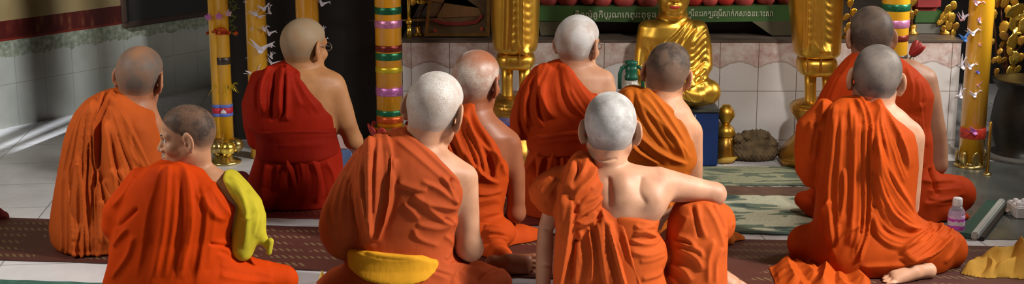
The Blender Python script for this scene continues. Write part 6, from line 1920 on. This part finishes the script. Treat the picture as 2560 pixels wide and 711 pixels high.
# ---- green flask on a stool between the belted and amber robes
fb_ = np.array([P(1578, 200, 6.0)[0], 6.0, 0])
sl_ = empty('stool', fb_); tag(sl_, 'small wooden stool carrying the green-capped flask', 'stool')
zs_ = P(1578, 262, 6.0)[2]
wood = simple('stool_wood', (.16, .08, .035), .6, 0, .3, 10)
bm = bmesh.new(); box(bm, (0, 0, zs_ - .012), (.2, .2, .024)); bm_obj('stool_top', bm, wood, sl_, bevel=.004)
for sx in (-1, 1):
    for sy in (-1, 1):
        bm = bmesh.new(); tube(bm, [(sx * .075, sy * .075, zs_ - .02), (sx * .085, sy * .085, 0)], [.014, .012], 10); bm_obj('leg', bm, wood, sl_)
fk = empty('flask', (fb_[0], fb_[1], zs_)); tag(fk, 'glass flask with dark green cap and handle above the amber shoulder', 'flask')
zq = lambda y: P(1578, y, 6.0)[2] - zs_
rq = lambda rp: rp / SC(180, 6.0)
gcap = simple('green_plastic', (.006, .085, .05), .3, 0, .15, 8)
bm = bmesh.new(); lathe(bm, [(0, zq(199)), (rq(17), zq(199)), (rq(17), zq(190)), (rq(14), zq(186)), (rq(16), zq(176)), (rq(15), zq(168)), (rq(12), zq(164)), (rq(17), zq(158)), (rq(16), zq(153)), (0, zq(151))], n=32); bm_obj('cap', bm, gcap, fk, smooth=True)
bm = bmesh.new(); lathe(bm, [(0, .001), (rq(24), .001), (rq(26), .01), (rq(26), zq(225)), (rq(18), zq(208)), (rq(16), zq(198)), (0, zq(198))], n=32); bm_obj('glass_body', bm, simple('flask_glass', (.75, .72, .62), .12, 0, .05, 8, 0, 60, .5, 0, .6), fk, smooth=True)
for s_, y1 in ((-1, 222), (1, 226)):
    bm = bmesh.new(); tube(bm, [(s_ * rq(14), 0, zq(166)), (s_ * rq(24), 0, zq(170)), (s_ * rq(29), 0, zq(186)), (s_ * rq(29), 0, zq(y1))], rq(5), 10); bm_obj('handle', bm, gcap, fk, smooth=True)

# ---- water bottle
bp_ = G(2388, 590)
bt = empty('water_bottle', bp_); tag(bt, 'small clear water bottle with pink label and white cap beside the orange knee', 'bottle')
k_ = lambda y: P(2388, y, bp_[1])[2]
q = lambda rp, y: (rp / SC(y, bp_[1]), k_(y))
clear = simple('bottle_clear', (.80, .74, .84), .08, 0, .03, 8, 0, 60, .5, 0, .75)
bm = bmesh.new(); lathe(bm, [(0, .004), (q(19, 580)[0], .004), (q(21, 580)[0], .012), q(21, 574), q(20, 570), q(20, 536), q(21, 532), q(19, 526), q(14, 519), q(11, 514), (0, q(1, 514)[1])], n=32); bm_obj('bottle_body', bm, clear, bt, smooth=True)
bm = bmesh.new(); lathe(bm, [(q(20, 570)[0] + .0006, k_(572)), (q(20, 570)[0] + .0016, k_(571)), (q(20, 570)[0] + .0016, k_(538)), (q(20, 570)[0] + .0006, k_(537))], n=32)
m, nt, b = new_mat('label_pink'); tc = N(nt, 'ShaderNodeTexCoord'); sp = N(nt, 'ShaderNodeSeparateXYZ'); nt.links.new(tc.outputs['Generated'], sp.inputs[0])
wv = N(nt, 'ShaderNodeTexNoise', Scale=5.0); nt.links.new(tc.outputs['Generated'], wv.inputs['Vector'])
zz_ = math_n(nt, 'ADD', sp.outputs[2], math_n(nt, 'MULTIPLY', math_n(nt, 'SUBTRACT', wv.outputs['Fac'], .5), .35))
rp_ = ramp(nt, zz_, [(0, (.62, .06, .55)), (.30, (.80, .72, .85)), (.62, (.62, .06, .55)), (.78, (.75, .55, .80))], 'CONSTANT'); nt.links.new(rp_.outputs[0], b.inputs['Base Color']); b.inputs['Roughness'].default_value = .35
bm_obj('label_sleeve', bm, m, bt, smooth=True)
bm = bmesh.new(); lathe(bm, [(0, k_(515)), (q(12, 515)[0], k_(515)), (q(12.5, 515)[0], k_(513)), (q(12, 515)[0], k_(497)), (q(10, 515)[0], k_(495)), (0, k_(495))], n=28); bm_obj('cap', bm, simple('cap_white', (.82, .82, .84), .4), bt, smooth=True)

# ---- flat case, white tray
c0, c1 = G(2428, 600), G(2496, 515)
cs = empty('folding_case', (c0 + c1) / 2); tag(cs, 'long flat green and grey case with a dark hinge lying on the tiles', 'case')
cl = Vector(c1 - c0); an = math.atan2(cl.y, cl.x); cs.rotation_euler = (0, 0, an); L_ = cl.length
bm = bmesh.new(); box(bm, (0, .022, .012), (L_, .05, .02)); bm_obj('green_panel', bm, simple('case_green', (.02, .075, .055), .5), cs, bevel=.003)
bm = bmesh.new(); box(bm, (0, -.012, .016), (L_ * 1.02, .026, .030)); bm_obj('grey_spine', bm, simple('case_grey', (.42, .44, .42), .4), cs, bevel=.005)
bm = bmesh.new(); box(bm, (.0, -.038, .008), (L_, .02, .014)); bm_obj('hinge', bm, black, cs, bevel=.003)
bm = bmesh.new(); lathe(bm, [(0, 0), (.016, 0), (.016, .026), (.012, .030), (0, .030)], c=(L_ * .25, -.066, 0), n=20); bm_obj('knob', bm, simple('knob_chrome', (.6, .6, .6), .2, .9), cs, smooth=True)
tw = G(2566, 550); wt = empty('white_tray', (tw[0], tw[1] + .06, 0)); tag(wt, 'white plastic tray of small capped jars at the right edge', 'tray')
bm = bmesh.new(); box(bm, (0, 0, .026), (.085, .12, .052)); bm_obj('tray', bm, simple('tray_white', (.74, .75, .76), .4), wt, bevel=.006, seg=3)
for i, (dx, dy) in enumerate(((-.024, -.03), (.0, -.034), (.024, -.03), (-.02, .02), (.014, .018))):
    bm = bmesh.new(); lathe(bm, [(0, .05), (.011, .05), (.011, .062), (.008, .066), (0, .066)], c=(dx, dy, 0), n=18); bm_obj('jar_lid', bm, paper, wt, smooth=True)

# ---- loose cloths
b0 = G(2500, 672)
o = crumple('folded_cloth', [(2402, 690), (2424, 668), (2470, 660), (2520, 656), (2580, 650), (2660, 660), (2680, 700), (2600, 706), (2520, 700), (2460, 700)],
            [([(2474, 666), (2500, 672), (2524, 668), (2546, 664)], .066, 52), ([(2548, 664), (2556, 676), (2572, 690)], .095, 56), ([(2416, 686), (2440, 680), (2466, 676)], .034, 40), ([(2470, 676), (2480, 688), (2474, 698)], .040, 24), ([(2500, 694), (2540, 684), (2600, 678)], .050, 40), ([(2580, 672), (2640, 676)], .06, 46), ([(2440, 668), (2464, 664), (2500, 664)], .045, 36)],
            cloth('cloth_ochre', (.50, .27, .045), fold=.3), None, b0)
o.location = b0; tag(o, 'crumpled ochre cloth on the mat at the lower right', 'cloth')
maroon = cloth('cloth_maroon', (.085, .012, .010))
S = Sculpt(5.52, .004); S.cap('c', [(-60, 530, 0, 26), (-10, 540, .0, 22), (8, 543, .0, 15)], .02); S.stroke('c', [(-20, 526), (0, 536), (16, 545)], 3, 4, 5)
V, Q = S.mesh('c', .005); b0 = P(0, 540, 5.52); b0[2] = 0
o = mk('rolled_cloth', V, Q, maroon, None, b0); o.location = b0; tag(o, 'dark maroon rolled cloth at the left edge behind the reed mat', 'cloth')
S = Sculpt(6.0, .004); S.cap('c', [(580, 440, 0, 14), (604, 450, .02, 22), (622, 462, .04, 16), (590, 465, .03, 24)], .02); S.stroke('c', [(584, 436), (606, 446), (626, 462)], 4, 4, 5); S.stroke('c', [(580, 456), (606, 466), (622, 476)], -4, 4, 4)
V, Q = S.mesh('c', .005); b0 = P(604, 460, 6.0); b0[2] = 0
o = mk('folded_cloth', V, Q, maroon, None, b0); o.location = b0; tag(o, 'dark maroon folded cloth on the floor left of the kneeling person in deep red', 'cloth')
# paper bag beyond the bare arm
pb = np.array([P(856, 380, 6.25)[0], 6.25, 0]); bg = empty('paper_bag', pb); tag(bg, 'pale pink paper bag with a blue base seen under the bare arm', 'bag')
zq = lambda y: P(856, y, 6.25)[2]
bm = bmesh.new(); box(bm, (0, 0, (zq(372) + zq(308)) / 2), (.075, .05, zq(308) - zq(372))); bm_obj('bag_body', bm, simple('bag_pink', (.62, .44, .42), .6, 0, .15), bg, bevel=.006)
bm = bmesh.new(); box(bm, (0, 0, zq(372) / 2), (.08, .055, zq(372))); bm_obj('bag_base', bm, simple('bag_blue', (.12, .20, .42), .6), bg, bevel=.004)
# offering bowl between the bald head and the white head
ob = np.array([P(1262, 310, 6.1)[0], 6.12, 0]); of = empty('offering_bowl', ob); tag(of, 'dark lacquer bowl with a blue rim in front of the left standing statue', 'bowl')
zq = lambda y: P(1262, y, 6.12)[2]
bm = bmesh.new(); lathe(bm, [(0, 0), (.05, 0), (.03, .02), (.025, zq(345)), (.05, zq(335)), (.062, zq(312)), (.056, zq(312)), (.04, zq(330)), (0, zq(330))], n=32); bm_obj('bowl', bm, dark_wood, of, smooth=True)
bm = bmesh.new(); lathe(bm, [(.056, zq(312)), (.064, zq(312)), (.065, zq(302)), (.057, zq(302))], n=32); bm_obj('rim', bm, simple('rim_blue', (.02, .04, .22), .4), of, smooth=True)
# yellow offering beside the blue box, yellow petal on the white tiles
yb = G(1818, 410); b0 = yb
bm = bmesh.new(); tube(bm, [(-.05, .0, .012), (-.02, -.01, .018), (.02, -.008, .022), (.045, .006, .03)], [.006, .013, .013, .004], 10)
o = bm_obj('banana', bm, simple('banana_yellow', (.55, .33, .04), .5, 0, .2), smooth=True); o.location = b0; tag(o, 'small yellow banana lying at the right foot of the blue box', 'fruit')
b0 = G(806, 706)
bm = bmesh.new(); lathe(bm, [(0, .0), (.012, .002), (.012, .014), (.008, .026), (.002, .04), (0, .042)], n=14)
o = bm_obj('marigold_bud', bm, simple('marigold', (.85, .62, .10), .6, 0, .1), smooth=True); o.location = b0; tag(o, 'tiny yellow flower bud on the white tiles left of the yellow-belted lap', 'flower')

# assumed window bars high on the left throw the stripes on the side wall
BARL = (-2.9, 4.4, 2.3)
tgt = np.array(w0) + wd * .30
dv = Vector((tgt[0] - BARL[0], tgt[1] - BARL[1], 0)).normalized(); sd = Vector((-dv.y, dv.x, 0))
gw_ = empty('assumed_window_bars', Vector((BARL[0], BARL[1], 0)) + dv * .5); gw_['kind'] = 'structure'
for i in range(-8, 9):
    c_ = sd * (i * .030 + (.005 if i % 2 else 0))
    bm = bmesh.new(); tube(bm, [c_ + Vector((0, 0, 1.3)), c_ + Vector((0, 0, 2.6))], .006 + .004 * (i % 3 == 0), 8)
    bm_obj('bar', bm, dark_wood, gw_)
for z_ in (1.3, 2.6):
    bm = bmesh.new(); tube(bm, [sd * -.27 + Vector((0, 0, z_)), sd * .27 + Vector((0, 0, z_))], .012, 8)
    bm_obj('rail', bm, dark_wood, gw_)
# ------------------------------------------------------------------ camera, light, look
cam = bpy.data.cameras.new('camera'); co = link(bpy.data.objects.new('camera', cam))
co.location = (0, 0, H); co.rotation_euler = (math.pi / 2 - TH, 0, 0)
cam.sensor_width = 36.0; cam.lens = 36.0 * F / 2560.0; cam.clip_start = .05; cam.clip_end = 100
scn.camera = co


def area(name, loc, target, size, power, col, spread=180):
    l = bpy.data.lights.new(name, 'AREA'); l.shape = 'RECTANGLE'; l.size, l.size_y = size; l.energy = power; l.color = col; l.spread = R(spread)
    o = link(bpy.data.objects.new(name, l)); o.location = loc
    o.rotation_euler = (Vector(target) - Vector(loc)).to_track_quat('-Z', 'Y').to_euler()
    return o


area('assumed_right_daylight', (3.25, 3.7, 2.95), (.4, 4.75, .4), (.30, .9), 122, (1, .95, .87), 110)  # lamp for assumed light from the right, set outside an added wall opening
area('altar_side_fill', (3.2, 5.9, 1.75), (.7, 6.3, .45), (.7, .9), 34, (1, .95, .88), 120)  # added lamp that brightens the altar side from the right
area('assumed_left_lamp', (-2.6, 4.1, 1.8), (-1.2, 4.95, .4), (.4, .8), 8, (1, .95, .88), 78)  # lamp added inside the hall for assumed light from the left, no doorway modelled
area('assumed_top_light', (.3, 6.0, 3.3), (.3, 5.3, .3), (1.4, .8), 1.5, (.92, .95, 1), 120)  # lamp for assumed overhead light, no roof opening modelled
l = bpy.data.lights.new('assumed_spot_through_bars', 'SPOT'); l.energy = 800; l.spot_size = R(26); l.spot_blend = .5; l.shadow_soft_size = .007; l.color = (.95, .97, 1)  # spot assumed behind the bars to cast the wall stripes
o = link(bpy.data.objects.new('assumed_spot_through_bars', l)); o.location = BARL
o.rotation_euler = (Vector((tgt[0], tgt[1], .3)) - o.location).to_track_quat('-Z', 'Y').to_euler()
l = bpy.data.lights.new('altar_fill_spot', 'SPOT'); l.energy = 380; l.spot_size = R(42); l.spot_blend = .8; l.shadow_soft_size = .12; l.color = (1, .94, .86)  # added spot to brighten the altar, no fitting modelled
o = link(bpy.data.objects.new('altar_fill_spot', l)); o.location = (1.5, 3.1, 3.4)
o.rotation_euler = (Vector((1.3, 6.7, .5)) - o.location).to_track_quat('-Z', 'Y').to_euler()
w = bpy.data.worlds.new('dim_hall'); scn.world = w; w.use_nodes = True
w.node_tree.nodes['Background'].inputs[0].default_value = (.9, .85, .8, 1); w.node_tree.nodes['Background'].inputs[1].default_value = .004

scn.view_settings.view_transform = 'Standard'; scn.view_settings.look = 'None'
scn.view_settings.exposure = 0.0; scn.view_settings.gamma = 1.0; scn.view_settings.use_curve_mapping = False
